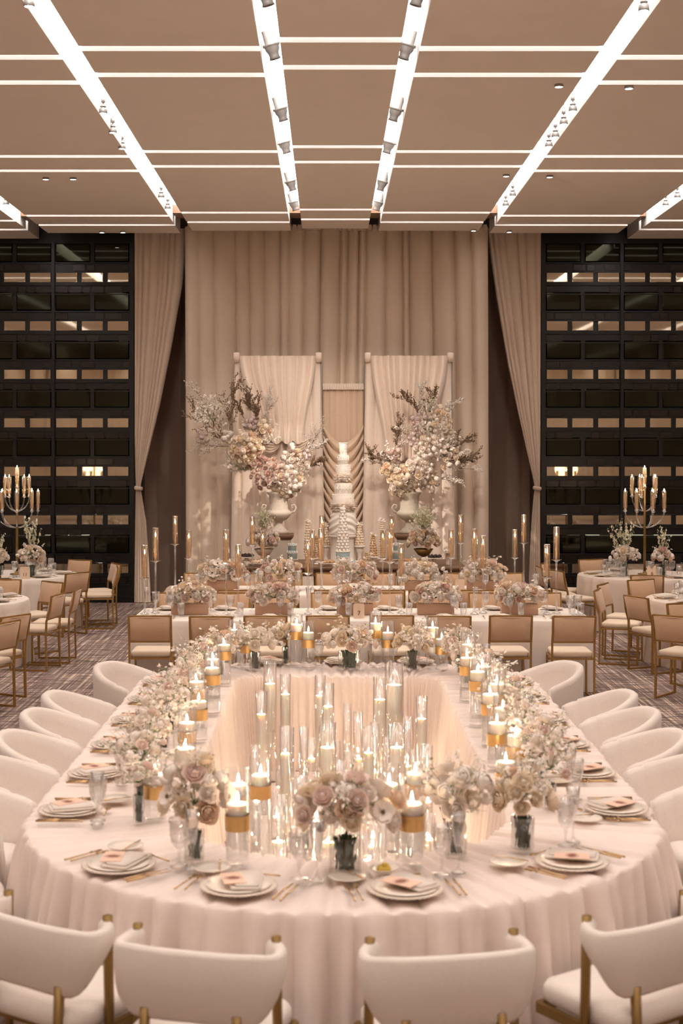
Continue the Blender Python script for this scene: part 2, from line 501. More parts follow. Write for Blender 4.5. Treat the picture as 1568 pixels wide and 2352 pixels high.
# ------------------------------------------------------------------ curtains
def drape(x0, x1, y, z0, z1, amp, lo, hi, seed, nx, nz=14, shape=None, drift=0.03):
    """a hanging cloth: shape(v) -> (left, right) overrides straight sides, v=0 at the top"""
    fo = folds(x1 - x0, lo, hi, seed, nx + 1, 0.5); R = random.Random(seed)
    ph = [R.uniform(0, 6) for _ in range(3)]
    def fn(u, v):
        l, r = shape(v) if shape else (x0, x1)
        uu = u + drift * math.sin(v * 2.4 + ph[0]) * math.sin(u * 9 + ph[1]) * 0.3
        x = l + (r - l) * uu
        k = min(1, max(0.35, (r - l) / (x1 - x0) + 0.15))
        d = fo[int(round(u * nx))] * amp * k * (0.75 + 0.25 * v)
        return (x, y - d, z1 + (z0 - z1) * v)
    b = MB(); b.grid(fn, nx, nz)
    return b
def top_gather(b, x0, x1, y, z, n, h=0.09):
    for i in range(n):
        x = x0 + (x1 - x0) * (i + .5) / n; w = (x1 - x0) / n
        b.box(x - w * 0.38, x + w * 0.38, y - 0.09, y - 0.02, z - h, z)

b = drape(WX(424, 23.7), WX(1122, 23.7), 23.7, 0.02, 6.30, 0.11, 0.10, 0.40, 11, 520, 10)
o = obj('stage_curtain', b.mesh('stage_curtain', m_curtain))
tag(o, 'tall beige pleated curtain closing the alcove behind the cake', 'curtain')
bb = MB(); top_gather(bb, WX(430, 23.7), WX(1118, 23.7), 23.72, 6.32, 60)
obj('curtain_heading', bb.mesh('curtain_heading', m_curtain), o, kind='stuff')

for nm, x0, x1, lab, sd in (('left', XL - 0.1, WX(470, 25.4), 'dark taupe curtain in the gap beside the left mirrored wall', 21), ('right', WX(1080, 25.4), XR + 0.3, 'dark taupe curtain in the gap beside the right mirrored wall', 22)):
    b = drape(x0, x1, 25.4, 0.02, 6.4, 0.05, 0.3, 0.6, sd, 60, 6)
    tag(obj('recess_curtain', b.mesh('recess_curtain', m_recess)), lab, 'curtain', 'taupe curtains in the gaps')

def interp(tab, y):
    for (a, xa), (c, xc) in zip(tab, tab[1:]):
        if y <= c: return xa + (xc - xa) * (y - a) / (c - a)
    return tab[-1][1]
YS = 23.95
for side in ('left', 'right'):
    if side == 'left':
        inner = [(535, 427), (650, 419), (800, 393), (930, 367), (1050, 338), (1105, 325), (1120, 322), (1140, 326), (1200, 336), (1290, 342), (1383, 346)]
        outer = [(535, 308), (1000, 309), (1105, 311), (1120, 312), (1140, 311), (1383, 308)]
    else:
        inner = [(535, 1119), (680, 1140), (830, 1165), (950, 1190), (1060, 1215), (1105, 1225), (1120, 1228), (1140, 1225), (1200, 1220), (1330, 1214), (1383, 1218)]
        outer = [(535, 1243), (1000, 1241), (1105, 1240), (1120, 1240), (1140, 1240), (1383, 1241)]
    def shp(v):
        z = 6.30 + (0.01 - 6.30) * v
        py = CY + (H - z) * F / YS
        i, o_ = WX(interp(inner, py), YS), WX(interp(outer, py), YS)
        return (min(i, o_), max(i, o_))
    b = drape(-3.3, -2.35, YS, 0.01, 6.30, 0.055, 0.08, 0.24, 31 if side == 'left' else 32, 110, 60, shp, 0.0)
    t = thing('tied_curtain', f'beige curtain tied back low against the {side} mirrored wall', 'curtain', group='tied back curtains')
    obj('drape', b.mesh('drape', m_curtain_side), t)
    px = 318 if side == 'left' else 1233
    b = MB(); b.lathe([(0.06, -0.03), (0.075, -0.01), (0.075, 0.02), (0.06, 0.035)], 12)
    obj('tie_band', b.mesh('tie_band', m_curtain_side), t, (WX(px, YS), YS, WZ(1122, YS)), (0, 0.15, 0))
# curtain hung along the wall behind the camera, seen in the mirrors
b = drape(RX0, RX1, RY0 + 0.25, 0.02, 6.14, 0.06, 0.15, 0.4, 41, 300, 3)
tag(obj('wall_curtain', b.mesh('wall_curtain', m_curtain)), 'long beige curtain on the far end of the hall, seen in the mirrors', 'curtain')

# ------------------------------------------------------------------ draped screens behind the cake
def screen(pxl, pxr, pytop, Y, gather_px, gather_py, seed, lab, topl):
    x0, x1, zt = WX(pxl, Y), WX(pxr, Y), WZ(pytop, Y)
    t = thing('draped_screen', lab, 'screen', ((x0 + x1) / 2, Y, 0), group='satin draped screens')
    hw = (x1 - x0) / 2
    b = drape(-hw, hw, 0.03, 0.02, zt, 0.05, 0.10, 0.30, seed, 110, 8, lambda v: (-hw - 0.07 * v, hw + 0.07 * v))
    obj('back_drape', b.mesh('back_drape', m_satin), t)
    b = MB(); b.bar((-hw, 0.04, zt - 0.02), (hw, 0.04, zt - 0.02), 0.02)
    b.bar((-hw + .02, 0.06, 0), (-hw + .02, 0.06, zt), 0.02); b.bar((hw - .02, 0.06, 0), (hw - .02, 0.06, zt), 0.02)
    obj('frame', b.mesh('frame', m_grey), t)
    for s in (-1, 1):
        b = MB(); b.pillow(0.05, 0.05, 0.02, [(0.01, -0.10), (0, -0.02), (0.0, 0.05), (0.02, 0.06)], 3)
        obj('corner_wrap', b.mesh('corner_wrap', m_satin), t, (s * (hw - 0.045), -0.01, zt))
    gx, gz = WX(gather_px, Y) - (x0 + x1) / 2, WZ(gather_py, Y)
    def shp(v):
        k = smooth(v) * 0.62
        return (-hw + 0.09 + (gx - 0.24 + hw - 0.09) * k * 1.15, hw - 0.09 + (gx + 0.24 - hw + 0.09) * k * 1.15)
    fo = folds(1.2, 0.06, 0.16, seed + 1, 121, 0.6)
    def fn(u, v):
        l, r = shp(v)
        # the lower end is pulled up into puffs
        puff = 0.12 * math.sin(PI * v) * 0.4 + 0.10 * smooth((v - 0.8) / 0.2) * abs(math.sin(u * PI * 4))
        z = zt + (gz - zt) * v - 0.06 * smooth((v - 0.85) / 0.15) * abs(math.sin(u * PI * 4))
        return (l + (r - l) * u, -0.10 - puff - fo[int(round(u * 120))] * 0.062 * (1.2 - 0.4 * v), z)
    b = MB(); b.grid(fn, 120, 26)
    obj('front_drape', b.mesh('front_drape', m_satin), t)
    for s in (-1, 1):    # swag tails tucked under the gather
        def sw(u, v, s=s):
            a = PI * u
            return (gx + s * (0.05 + 0.42 * u), -0.10 - 0.05 * math.sin(v * PI * 4) ** 2, gz - 0.05 - 0.16 * math.sin(a) * v - 0.03 * v + 0.12 * u * u)
        b = MB(); b.grid(sw, 14, 16)
        obj('swag', b.mesh('swag', m_satin), t)
    return t
screen(537, 738, 818, 23.2, 652, 1012, 51, 'champagne satin draped screen behind the left stone urn', 0)
screen(838, 1040, 818, 23.2, 930, 1050, 53, 'champagne satin draped screen behind the right stone urn', 0)
# lower middle screen with cowl swags
Y = 23.48
x0, x1, zt = WX(741, Y), WX(835, Y), WZ(888, Y)
hw = (x1 - x0) / 2
t = thing('swagged_screen', 'tan satin screen with cowl swags directly behind the tall cake', 'screen', ((x0 + x1) / 2, Y, 0))
b = drape(-hw, hw, 0.03, 0.02, zt, 0.022, 0.06, 0.13, 61, 60, 4)
obj('back_drape', b.mesh('back_drape', m_satin2), t)
b = MB(); top_gather(b, -hw, hw, 0.05, zt + 0.05, 24, 0.10)
obj('ruffled_heading', b.mesh('ruffled_heading', m_satin), t, kind='stuff')
for k in range(9):
    ztop = WZ(975, Y) - k * 0.17
    def sw(u, v, ztop=ztop, k=k):
        x = (2 * u - 1) * (hw - 0.005)
        sag = 0.30 + 0.02 * (k % 3)
        return (x + 0.02 * math.sin(k * 2 + u * 3) * u * (1 - u), -0.03 - 0.012 * k * 0.3 - 0.055 * math.sin(PI * v) * (0.4 + 0.6 * (1 - (2 * u - 1) ** 2)), ztop - sag * (1 - (2 * u - 1) ** 2) - 0.21 * v * (0.45 + 0.55 * (1 - (2 * u - 1) ** 2)))
    b = MB(); b.grid(sw, 20, 8)
    obj('cowl_swag', b.mesh('cowl_swag', m_satin2), t)

# ------------------------------------------------------------------ ceiling fixtures
def track_spot(px, py, hang, i, lab):
    Y = F * (ZC + 0.0 - H) / (CY - py)
    X = WX(px, Y)
    t = thing('ceiling_spot', lab, 'spotlight', (X, Y, ZC), 0, 'white ceiling spotlights')
    top = 0.26 if hang else 0.20
    obj('stem', cm('spot_stem%d' % hang, lambda q: (q.tube([(0, 0, 0.07), (0, 0, top)], 0.008, 6), q.lathe([(0.022, 0.09), (0.022, 0.14)], 8)), m_grey), t)
    obj('lamp_head', cm('spot_head', lambda q: (q.lathe([(0.018, 0.07), (0.022, 0.035), (0.042, 0.02), (0.046, -0.02), (0.040, -0.028)], 12, cap1=False), q.lathe([(0.03, 0.04), (0.035, 0.05)], 8)), m_grey), t)
    obj('lens', cm('spot_lens', lambda q: q.lathe([(0.037, -0.024), (0.036, -0.020)], 12), m_lens), t)
    return t
k = 0
for lst, lab in (([(67, 8), (237, 255), (259, 300), (280, 337), (370, 450), (385, 476)], 'white spotlight hanging in the left light channel'),
                 ([(1478, 18), (1315, 250), (1294, 280), (1275, 310), (1260, 332), (1177, 446), (1161, 469)], 'white spotlight hanging in the right light channel')):
    for i, (px, py) in enumerate(lst):
        track_spot(px, py, 1, i, lab + f', {ORD[i]} from the front'); k += 1
for px, py, lab in ((1283, 194, 'white spotlight in the ceiling slot just left of the right light channel, front one'), (1444, 198, 'white spotlight in the ceiling slot at the far right, front one'),
                    (1162, 401, 'white spotlight in a ceiling slot left of the right channel, middle one'), (1262, 403, 'white spotlight in a ceiling slot right of the right channel, middle one'),
                    (1087, 527, 'white spotlight at the ceiling edge above the right end of the curtain'), (1169, 530, 'white spotlight at the ceiling edge above the right tied curtain'),
                    (105, 408, 'left one of the paired white spotlights in the left ceiling slot'), (168, 408, 'right one of the paired white spotlights in the left ceiling slot'),
                    (234, 531, 'left one of the paired white spotlights above the left mirrored wall'), (282, 531, 'right one of the paired white spotlights above the left mirrored wall'),
                    (14, 466, 'white spotlight in the light channel at the extreme left'), (1555, 450, 'nearer white spotlight in the light channel at the extreme right'), (1528, 468, 'farther white spotlight in the light channel at the extreme right')):
    track_spot(px, py, 0 if py not in (466, 450, 468) else 1, 0, lab)
for s, lst in (('left', [(612, 3), (628, 127), (648, 270), (656, 345), (670, 432), (677, 478)]), ('right', [(958, 3), (930, 127), (905, 270), (890, 345), (875, 432), (866, 478)])):
    for i, (px, py) in enumerate(lst):
        Y = F * (ZC + 0.04 - H) / (CY - py)
        t = thing('ceiling_nozzle', f'white cone shaped ceiling nozzle in the {s} middle light channel, {ORD[i]} from the front', 'light fitting', (WX(px, Y), Y, ZC + 0.06), 0, 'cone shaped ceiling nozzles')
        d = 1 if s == 'left' else -1
        t.rotation_euler = (0.15, -0.28 * d, 0)
        obj('flange', cm('noz_flange', lambda q: q.lathe([(0.055, 0.21), (0.06, 0.09), (0.082, 0.085), (0.082, 0.065), (0.07, 0.06)], 16, cap1=False, cap0=False), m_grey), t)
        obj('cone', cm('noz_cone', lambda q: q.lathe([(0.07, 0.065), (0.066, 0.03), (0.05, 0.0), (0.046, -0.03), (0.054, -0.055), (0.05, -0.058), (0.044, -0.03)], 16, cap0=False, cap1=False), m_grey), t)
        obj('mouth', cm('noz_mouth', lambda q: q.lathe([(0.047, -0.045), (0.047, -0.043)], 16), m_fixture_dark), t)
# spots that light the cake and the urns
def spot(px, py, target, power, size=0.35):
    Y = F * (ZC - H) / (CY - py)
    l = bpy.data.lights.new('cake_spotlight', 'SPOT'); l.energy = power; l.spot_size = size; l.spot_blend = 0.8; l.color = (1, 0.88, 0.78); l.shadow_soft_size = 0.05
    o = bpy.data.objects.new('cake_spotlight', l); COL.objects.link(o)
    o.location = (WX(px, Y), Y, ZC - 0.08)
    o.rotation_euler = (Vector(target) - o.location).to_track_quat('-Z', 'Y').to_euler()
spot(1162, 401, (-0.8, 22.3, 2.3), 1300, 0.26)
spot(105, 408, (1.3, 22.3, 2.3), 2100, 0.24)
spot(1262, 403, (0.2, 21.4, 1.5), 330, 0.42)
# ------------------------------------------------------------------ oval table and its pleated cloth
TX, RI, TW = 0.07, 0.81, 0.74           # centre line, inner radius, width of the ring
YN, YF, RC = 7.1, 11.4, 0.25            # centre of the near half circle, inner far edge, far corner radius
def ring_path(step):
    """inner edge of the ring with outward normals; weight = length at the middle of the ring"""
    segs = []
    def line(p, q, nx, ny):
        L_ = math.dist(p, q); n = max(2, int(L_ / step))
        for i in range(n):
            t = i / n; segs.append((p[0] + (q[0] - p[0]) * t, p[1] + (q[1] - p[1]) * t, nx, ny))
    def arc(cx, cy_, r, a0, a1):
        n = max(4, int(abs(a1 - a0) * (r + TW * 0.6) / step))
        for i in range(n):
            a = a0 + (a1 - a0) * i / n
            segs.append((cx + r * math.cos(a), cy_ + r * math.sin(a), math.cos(a), math.sin(a)))
    line((TX + RI, YN), (TX + RI, YF - RC), 1, 0)
    arc(TX + RI - RC, YF - RC, RC, 0, PI / 2)
    line((TX + RI - RC, YF), (TX - RI + RC, YF), 0, 1)
    arc(TX - RI + RC, YF - RC, RC, PI / 2, PI)
    line((TX - RI, YF - RC), (TX - RI, YN), -1, 0)
    arc(TX, YN, RI, PI, 2 * PI)
    return segs
path = ring_path(0.010)
n = len(path)
def wrap(fo):     # closes the profile
    k = 20
    return [fo[i] if i < len(fo) - k else fo[i] + (fo[0] - fo[i]) * (i - len(fo) + k) / k for i in range(len(fo))]
f_top = wrap(folds(n * 0.01, 0.04, 0.15, 71, n, .40)); f_sk = wrap(folds(n * 0.01, 0.08, 0.26, 72, n, .7)); f_rg = wrap(folds(n * 0.01, 0.05, 0.13, 74, n, 1.0)); f_in = wrap(folds(n * 0.01, 0.035, 0.09, 73, n))
prof = [(-0.07, 0.004, 0, 0, 1), (-0.05, 0.2, 0, 0, 0.9), (-0.025, 0.45, 0, 0, 0.8), (-0.005, 0.66, 0, 0, 0.55), (0.0, 0.738, 0.3, 0, 0.2), (0.008, 0.749, 1, 0, 0), (0.03, 0.7505, 1, 0, 0),
        (0.13, 0.7505, 1, 0, 0), (0.30, 0.7505, .8, 0, 0), (0.45, 0.7505, .7, 0, 0), (0.60, 0.7505, .7, 0, 0), (0.70, 0.7505, .8, 0, 0), (TW - 0.012, 0.7505, .9, 0.05, 0), (TW, 0.746, .7, 0.14, 0), (TW + 0.008, 0.734, 0.35, 0.24, 0), (TW + 0.015, 0.70, 0, 0.3, 0),
        (TW + 0.03, 0.6, 0, .55, 0), (TW + 0.05, 0.42, 0, .8, 0), (TW + 0.075, 0.2, 0, 1, 0), (TW + 0.11, 0.004, 0, 1.15, 0)]
vs = []
for i, (x, y, nx, ny) in enumerate(path):
    right = 1.0 if x > TX - .2 else 0.62
    straight = 0.45 if y > YN + .1 else 1.0
    for d, z, wt, ws, wi in prof:
        dd = d + ws * 0.095 * straight * (0.55 * f_sk[i] + 0.75 * f_rg[i] * right) + wi * -0.030 * f_in[i]
        vs.append((x + nx * dd, y + ny * dd, z + wt * 0.0200 * right * f_rg[i]))
m = len(prof); fs = [(i * m + k, ((i + 1) % n) * m + k, ((i + 1) % n) * m + k + 1, i * m + k + 1) for i in range(n) for k in range(m - 1)]
b = MB(); b.add(vs, fs)
tag(obj('tablecloth', b.mesh('oval_tablecloth', m_blush)), 'pleated blush cloth covering the long oval ring shaped table', 'tablecloth')
b = MB()
for i in range(6):
    pass
b.loft([[(x + nx * 0.03, y + ny * 0.03, 0.71) for x, y, nx, ny in path[::12]] + [(x + nx * 0.03, y + ny * 0.03, 0.71) for x, y, nx, ny in path[:1]],
        [(x + nx * (TW - .04), y + ny * (TW - .04), 0.71) for x, y, nx, ny in path[::12]] + [(x + nx * (TW - .04), y + ny * (TW - .04), 0.71) for x, y, nx, ny in path[:1]]], cap0=False, cap1=False, closed=False)
b.lathe([(0.03, 0), (0.03, 0.71)], 8, (TX, 5.95, 0)); b.lathe([(0.03, 0), (0.03, 0.71)], 8, (TX, 11.75, 0))
for s in (-1, 1):
    for yy in (7.2, 8.8, 10.4): b.lathe([(0.03, 0), (0.03, 0.71)], 8, (TX + s * 1.18, yy, 0))
tag(obj('ring_table', b.mesh('ring_table', m_wood)), 'oval ring shaped table hidden beneath the pleated blush cloth', 'table')
b = MB(); b.box(TX - RI + 0.09, TX + RI - 0.09, YN - 0.55, YF - 0.1, 0.002, 0.008)
tag(obj('floor_cloth', b.mesh('floor_cloth', m_blush)), "blush cloth on the floor inside the oval table's opening", 'cloth')

# ------------------------------------------------------------------ plain table cloths
def cloth_mesh(key, outline, z, amp, seed, mat, flare=0.10):
    """outline: points + normals, closed"""
    n = len(outline); L_ = sum(math.dist(outline[i][:2], outline[i - 1][:2]) for i in range(n))
    fo = wrap(folds(L_, 0.12, 0.42, seed, n)); b = MB(); loops = []
    for d, zz, w in ((-0.03, z, 0), (-0.006, z - 0.002, 0), (0.004, z - 0.012, 0.05), (0.012, z - 0.08, 0.25), (0.3 * flare, z * 0.6, 0.6), (0.7 * flare, z * 0.25, 0.95), (flare, 0.004, 1.1)):
        loops.append([(x + nx * (d + amp * w * fo[i]), y + ny * (d + amp * w * fo[i]), zz) for i, (x, y, nx, ny) in enumerate(outline)])
    loops.reverse()
    b.loft(loops, cap0=False, cap1=True)
    return b.mesh(key, mat)
def rect_outline(hx, hy, r, step=0.03):
    out = []
    def seg(p, q, nx, ny):
        k = max(2, int(math.dist(p, q) / step))
        for i in range(k): out.append((p[0] + (q[0] - p[0]) * i / k, p[1] + (q[1] - p[1]) * i / k, nx, ny))
    def cor(cx, cy_, a0):
        for i in range(8):
            a = a0 + PI / 2 * i / 8; out.append((cx + r * math.cos(a), cy_ + r * math.sin(a), math.cos(a), math.sin(a)))
    seg((hx, -hy + r), (hx, hy - r), 1, 0); cor(hx - r, hy - r, 0)
    seg((hx - r, hy), (-hx + r, hy), 0, 1); cor(-hx + r, hy - r, PI / 2)
    seg((-hx, hy - r), (-hx, -hy + r), -1, 0); cor(-hx + r, -hy + r, PI)
    seg((-hx + r, -hy), (hx - r, -hy), 0, -1); cor(hx - r, -hy + r, 1.5 * PI)
    return out
AX0, AX1 = -2.11, 2.82
AXC, AHX = (AX0 + AX1) / 2, (AX1 - AX0) / 2
AY0, AY1, BY0, BY1 = 15.07, 16.27, 17.8, 19.0
for nm, y0, y1, lab in (('front', AY0, AY1, 'long rectangular table under a white cloth, the one nearer the oval table'), ('rear', BY0, BY1, 'long rectangular table under a white cloth, the one nearer the cake')):
    tag(obj('tablecloth', cloth_mesh('long_tablecloth_' + nm, rect_outline(AHX, (y1 - y0) / 2, 0.03), 0.76, 0.014, 81 if nm == 'front' else 82, m_linen, 0.03), None, (AXC, (y0 + y1) / 2, 0)), lab, 'tablecloth', 'long white tables')
circ = [(0.9 * math.cos(2 * PI * i / 220), 0.9 * math.sin(2 * PI * i / 220), math.cos(2 * PI * i / 220), math.sin(2 * PI * i / 220)) for i in range(220)]
RT = {'left_far': (-4.54, 20.7), 'left_near': (-4.54, 17.2), 'right_far': (4.54, 20.7), 'right_near': (4.78, 17.3)}
RLAB = {'left_far': 'table eleven by the left mirrors', 'left_near': 'the nearer left round table', 'right_far': 'the right mirror round table', 'right_near': 'the nearer right round table'}
for k, (x, y) in RT.items():
    tag(obj('tablecloth', cloth_mesh('round_tablecloth_' + k, circ, 0.76, 0.032, len(k) + 90, m_linen if 'left' in k else m_ivory_cloth, 0.045), None, (x, y, 0)), 'floor length pale cloth on ' + RLAB[k], 'tablecloth', 'round tables by the mirrors')

# ------------------------------------------------------------------ chairs
def gold_chair(x, y, rz, label, group):
    """square tube chair, rear at -y, sitter looks to +y"""
    t = thing('banquet_chair', label, 'chair', (x, y, 0), rz, group)
    R = 0.0105
    for s in (-1, 1):
        obj('leg', cm('gc_rear%d' % s, lambda q: q.tube([(s * .215, -.225, 0), (s * .215, -.215, .40), (s * .215, -.222, .58), (s * .215, -.262, .70), (s * .215, -.285, .875)], R, 4, square=True), m_gold), t)
        obj('leg', cm('gc_front%d' % s, lambda q: q.bar((s * .205, .225, 0), (s * .205, .225, .44), R), m_gold), t)
        obj('floor_rail', cm('gc_rail%d' % s, lambda q: q.bar((s * .215, -.225, R), (s * .205, .225, R), R), m_gold), t)
    def sf(q):
        for p, r in (((-.215, -.217, .43), (.215, -.217, .43)), ((-.205, .225, .43), (.205, .225, .43)), ((-.215, -.217, .43), (-.205, .225, .43)), ((.215, -.217, .43), (.205, .225, .43)), ((-.205, .225, .37), (.205, .225, .37))): q.bar(p, r, R * .9)
    obj('seat_frame', cm('gc_sf', sf, m_gold), t)
    obj('seat', cm('gc_seat', lambda q: q.pillow(.205, .215, .03, [(.012, .441), (0, .452), (0, .485), (.008, .498), (.03, .504)], 4, (0, .012, 0)), m_seat), t)
    obj('back_rail', cm('gc_top', lambda q: q.bar((-.215, -.285, .868), (.215, -.285, .868), R), m_gold), t)
    obj('back_rail', cm('gc_low', lambda q: q.bar((-.215, -.230, .605), (.215, -.230, .605), R), m_gold), t)
    def bk(q):
        loops = []
        for dy, ins in ((-.014, .004), (-.008, 0), (.016, 0), (.026, .012)):
            l = []
            for i in range(7): l.append((-.205 + ins + (.41 - 2 * ins) * i / 6, -.232 + dy - 0.006 * math.sin(PI * i / 6), .612 + ins))
            for i in range(7): l.append((.205 - ins - (.41 - 2 * ins) * i / 6, -.284 + dy - 0.012 * math.sin(PI * i / 6), .862 - ins))
            loops.append(l)
        q.loft(loops)
    obj('backrest', cm('gc_back', bk, m_velvet), t)
    return t
GA = 'gold banquet chairs along the front long table'; GB = 'gold banquet chairs along the rear long table'
axs = [WX(p, 14.8) for p in (351, 492.5, 612.5, 751.5, 896, 1026.5, 1163.5, 1306.5)]
for i, x in enumerate(axs):
    jit = (0.01, -0.02, 0.0, 0.01, 0.02, -0.01, 0.015, -0.01)[i]
    gold_chair(x, 14.77 + jit * 2, jit * 1.5, f'beige gold framed chair, back to camera, {ORD[i]} from left at the front long table', GA)
    gold_chair(x + 0.03, 16.59, PI + jit, f'beige gold framed chair facing camera, {ORD[i]} from left behind the front long table', GA)
for i in range(8):
    x = axs[i] + (0.06 if i < 5 else -0.05)
    gold_chair(x, 17.48, 0.01 * (i % 3), f'beige gold framed chair, back to camera, {ORD[i]} from left at the rear long table', GB)
    gold_chair(x, 19.33, PI, f'beige gold framed chair facing camera, {ORD[i]} from left behind the rear long table', GB)
def around(key, lst):
    cx, cy_ = RT[key]
    for (a, r, tw, where) in lst:
        a = math.radians(a)
        gold_chair(cx + r * math.cos(a), cy_ + r * math.sin(a), face(-math.cos(a), -math.sin(a)) + math.radians(tw), f'gold banquet chair at {RLAB[key]}, {where}', 'gold banquet chairs at ' + RLAB[key])
around('left_far', [(-46, 1.23, 8, 'back to camera beside card eleven'), (-94, 1.20, 0, 'back to camera, frame edge'), (62, 1.20, 0, 'behind its right rim'), (-4, 1.20, 14, 'its right, nearer'), (22, 1.20, 4, 'its right, farther')])
around('left_near', [(-24, 1.20, 14, 'largest one turned three quarters away'), (5, 1.21, -5, 'seen edge on at its right'), (48, 1.20, 0, 'facing camera behind its right rim'), (78, 1.20, 0, 'facing camera at the frame edge')])
around('right_far', [(208, 1.22, -6, 'turned away at its left front'), (-99, 1.20, 0, 'back to camera before the table card'), (182, 1.20, 0, 'its far left, nearer'), (150, 1.20, 10, 'its far left, farther'), (108, 1.20, 0, 'facing camera behind its left rim')])
around('right_near', [(186, 1.26, -26, 'turned away at its left'), (218, 1.24, -12, 'turned away at the frame edge'), (118, 1.20, 0, 'facing camera behind it'), (152, 1.20, 0, 'sideways, mostly hidden behind another')])
gold_chair(-3.44, 14.66, math.radians(60), 'gold banquet chair at the left frame edge, farther of the nearest pair', 'gold banquet chairs at the frame edges')
gold_chair(-3.42, 14.08, math.radians(68), 'gold banquet chair at the left frame edge, nearer of the nearest pair', 'gold banquet chairs at the frame edges')
gold_chair(3.68, 14.72, math.radians(-38), 'gold banquet chair cut by the right frame edge, nearest one', 'gold banquet chairs at the frame edges')
gold_chair(4.05, 15.5, math.radians(-150), 'gold banquet chair cut by the right frame edge, facing camera', 'gold banquet chairs at the frame edges')

# white tub chairs along the straight sides of the oval table
def tub_shell(q):
    pts = []
    for i in range(4): pts.append((.285, .15 - .037 * i, 1, 0, 1 - 0.0 * i))
    for i in range(17):
        a = -PI * i / 16
        pts.append((.285 * math.cos(a), .03 + .30 * math.sin(a), math.cos(a), math.sin(a), 0))
    for i in range(1, 5): pts.append((-.285, .03 + .03 * i, -1, 0, 0))
    loops = []
    n_ = len(pts)
    for i, (x, y, nx, ny, _) in enumerate(pts):
        k = abs(i / (n_ - 1) - 0.5) * 2
        zt = 0.80 - 0.13 * smooth((k - 0.1) / 0.75) - 0.03 * smooth((k - 0.85) / 0.15)
        def P(d, z): return (x + nx * d, y + ny * d, z)
        loops.append([P(-.075, .30), P(-.04, .27), P(0.0, .27), P(.018, .31), P(.045, .5), P(.055, zt - .04), P(.05, zt - .014), P(.032, zt), P(.010, zt - .002), P(-.010, zt - .022), P(-.024, zt - .08), P(-.05, .50)])
    q.loft(loops)
def tub_chair(x, y, rz, label):
    t = thing('tub_chair', label, 'chair', (x, y, 0), rz, 'white tub chairs along the oval table')
    obj('shell', cm('tub_shell', tub_shell, m_boucle), t)
    obj('seat', cm('tub_seat', lambda q: q.pillow(.225, .19, .14, [(.02, .30), (0, .33), (0, .43), (.015, .455), (.05, .465)], 7, (0, -.05, 0)), m_boucle), t)
    for sx, sy in ((-1, -1), (1, -1), (-1, 1), (1, 1)):
        obj('leg', cm('tub_leg', lambda q: q.lathe([(.010, 0), (.016, .30)], 8), m_brass), t, (sx * .17, sy * .15, 0))
    return t
for i, (y, x, a) in enumerate([(7.42, 1.83, 0), (8.12, 1.83, 0), (8.86, 1.83, 0), (9.62, 1.83, 0), (10.34, 1.83, 0), (11.70, 1.68, 0)]):
    w = 'nearest' if i == 0 else ('farthest, at the corner' if i == 5 else ORD[i] + ' from the front')
    tub_chair(TX - x - 0.0, y, face(1, -0.08 if i < 5 else -0.45), f'white upholstered tub chair on the left side of the oval table, {w}')
    tub_chair(TX + x + 0.03, y + 0.04, face(-1, -0.08 if i < 5 else -0.45), f'white upholstered tub chair on the right side of the oval table, {w}')

# open armchairs with brass legs around the near curve
def arm_pad(q):
    loops = []
    for i in range(25):
        u = i / 24; a = math.radians(-128 + 256 * u); k = abs(2 * u - 1)
        sx = math.copysign(abs(math.sin(a)) ** .72, math.sin(a)); cs = math.copysign(abs(math.cos(a)) ** .72, math.cos(a))
        x, y = .300 * sx, -.160 - .102 * cs
        nx, ny = math.sin(a), -math.cos(a)
        zt = .792 - .008 * smooth((k - .3) / .3) + .014 * smooth((k - .72) / .28)
        zb = .535 + .17 * smooth((k - .26) / .62) ** 1.15
        w = .021 + .006 * smooth((k - .75) / .25)
        def P(d, z): return (x + nx * (d + (zt - z) * -0.10 * (1 - k)), y + ny * (d + (zt - z) * -0.10 * (1 - k)), z)
        loops.append([P(-w, zb + .012), P(-w * .5, zb), P(w * .6, zb), P(w, zb + .016), P(w * 1.15, (zt + zb) / 2), P(w, zt - .014), P(w * .5, zt), P(-w * .5, zt), P(-w, zt - .016), P(-w * 1.1, (zt + zb) / 2)])
    q.loft(loops)
def arm_chair(x, y, rz, label):
    t = thing('armchair', label, 'chair', (x, y, 0), rz, 'brass legged armchairs around the near curve')
    obj('backrest', cm('ac_pad', arm_pad, m_boucle), t)
    obj('seat', cm('ac_seat', lambda q: q.pillow(.255, .225, .07, [(.015, .405), (0, .42), (0, .462), (.012, .482), (.05, .492)], 6, (0, -.025, 0)), m_boucle), t)
    def rails(q):
        c = [(-.262, -.18), (.262, -.18), (.262, .18), (-.262, .18)]
        for (x0, y0), (x1, y1) in zip(c, c[1:] + c[:1]):
            d = Vector((x1 - x0, y1 - y0, 0)).normalized(); nn = Vector((-d.y, d.x, 0)) * .011
            p, r = Vector((x0, y0, 0)), Vector((x1, y1, 0))
            q.loft([[p - nn + Vector((0, 0, .365)), p + nn + Vector((0, 0, .365)), p + nn + Vector((0, 0, .405)), p - nn + Vector((0, 0, .405))], [r - nn + Vector((0, 0, .365)), r + nn + Vector((0, 0, .365)), r + nn + Vector((0, 0, .405)), r - nn + Vector((0, 0, .405))]], smooth=False)
    obj('seat_rail', cm('ac_rail', rails, m_brass), t)
    for s in (-1, 1):
        obj('leg', cm('ac_post%d' % s, lambda q: (q.tube([(s * .270, -.08, 0), (s * .270, -.085, .45), (s * .266, -.09, .812)], [.014, .019, .019], 8), ), m_brass), t, label='brass front leg rising to the arm')
        obj('leg', cm('ac_rear%d' % s, lambda q: q.tube([(s * .19, -.30, 0), (s * .18, -.265, .38), (s * .172, -.245, .575)], [.012, .018, .021], 8), m_brass), t)
    return t
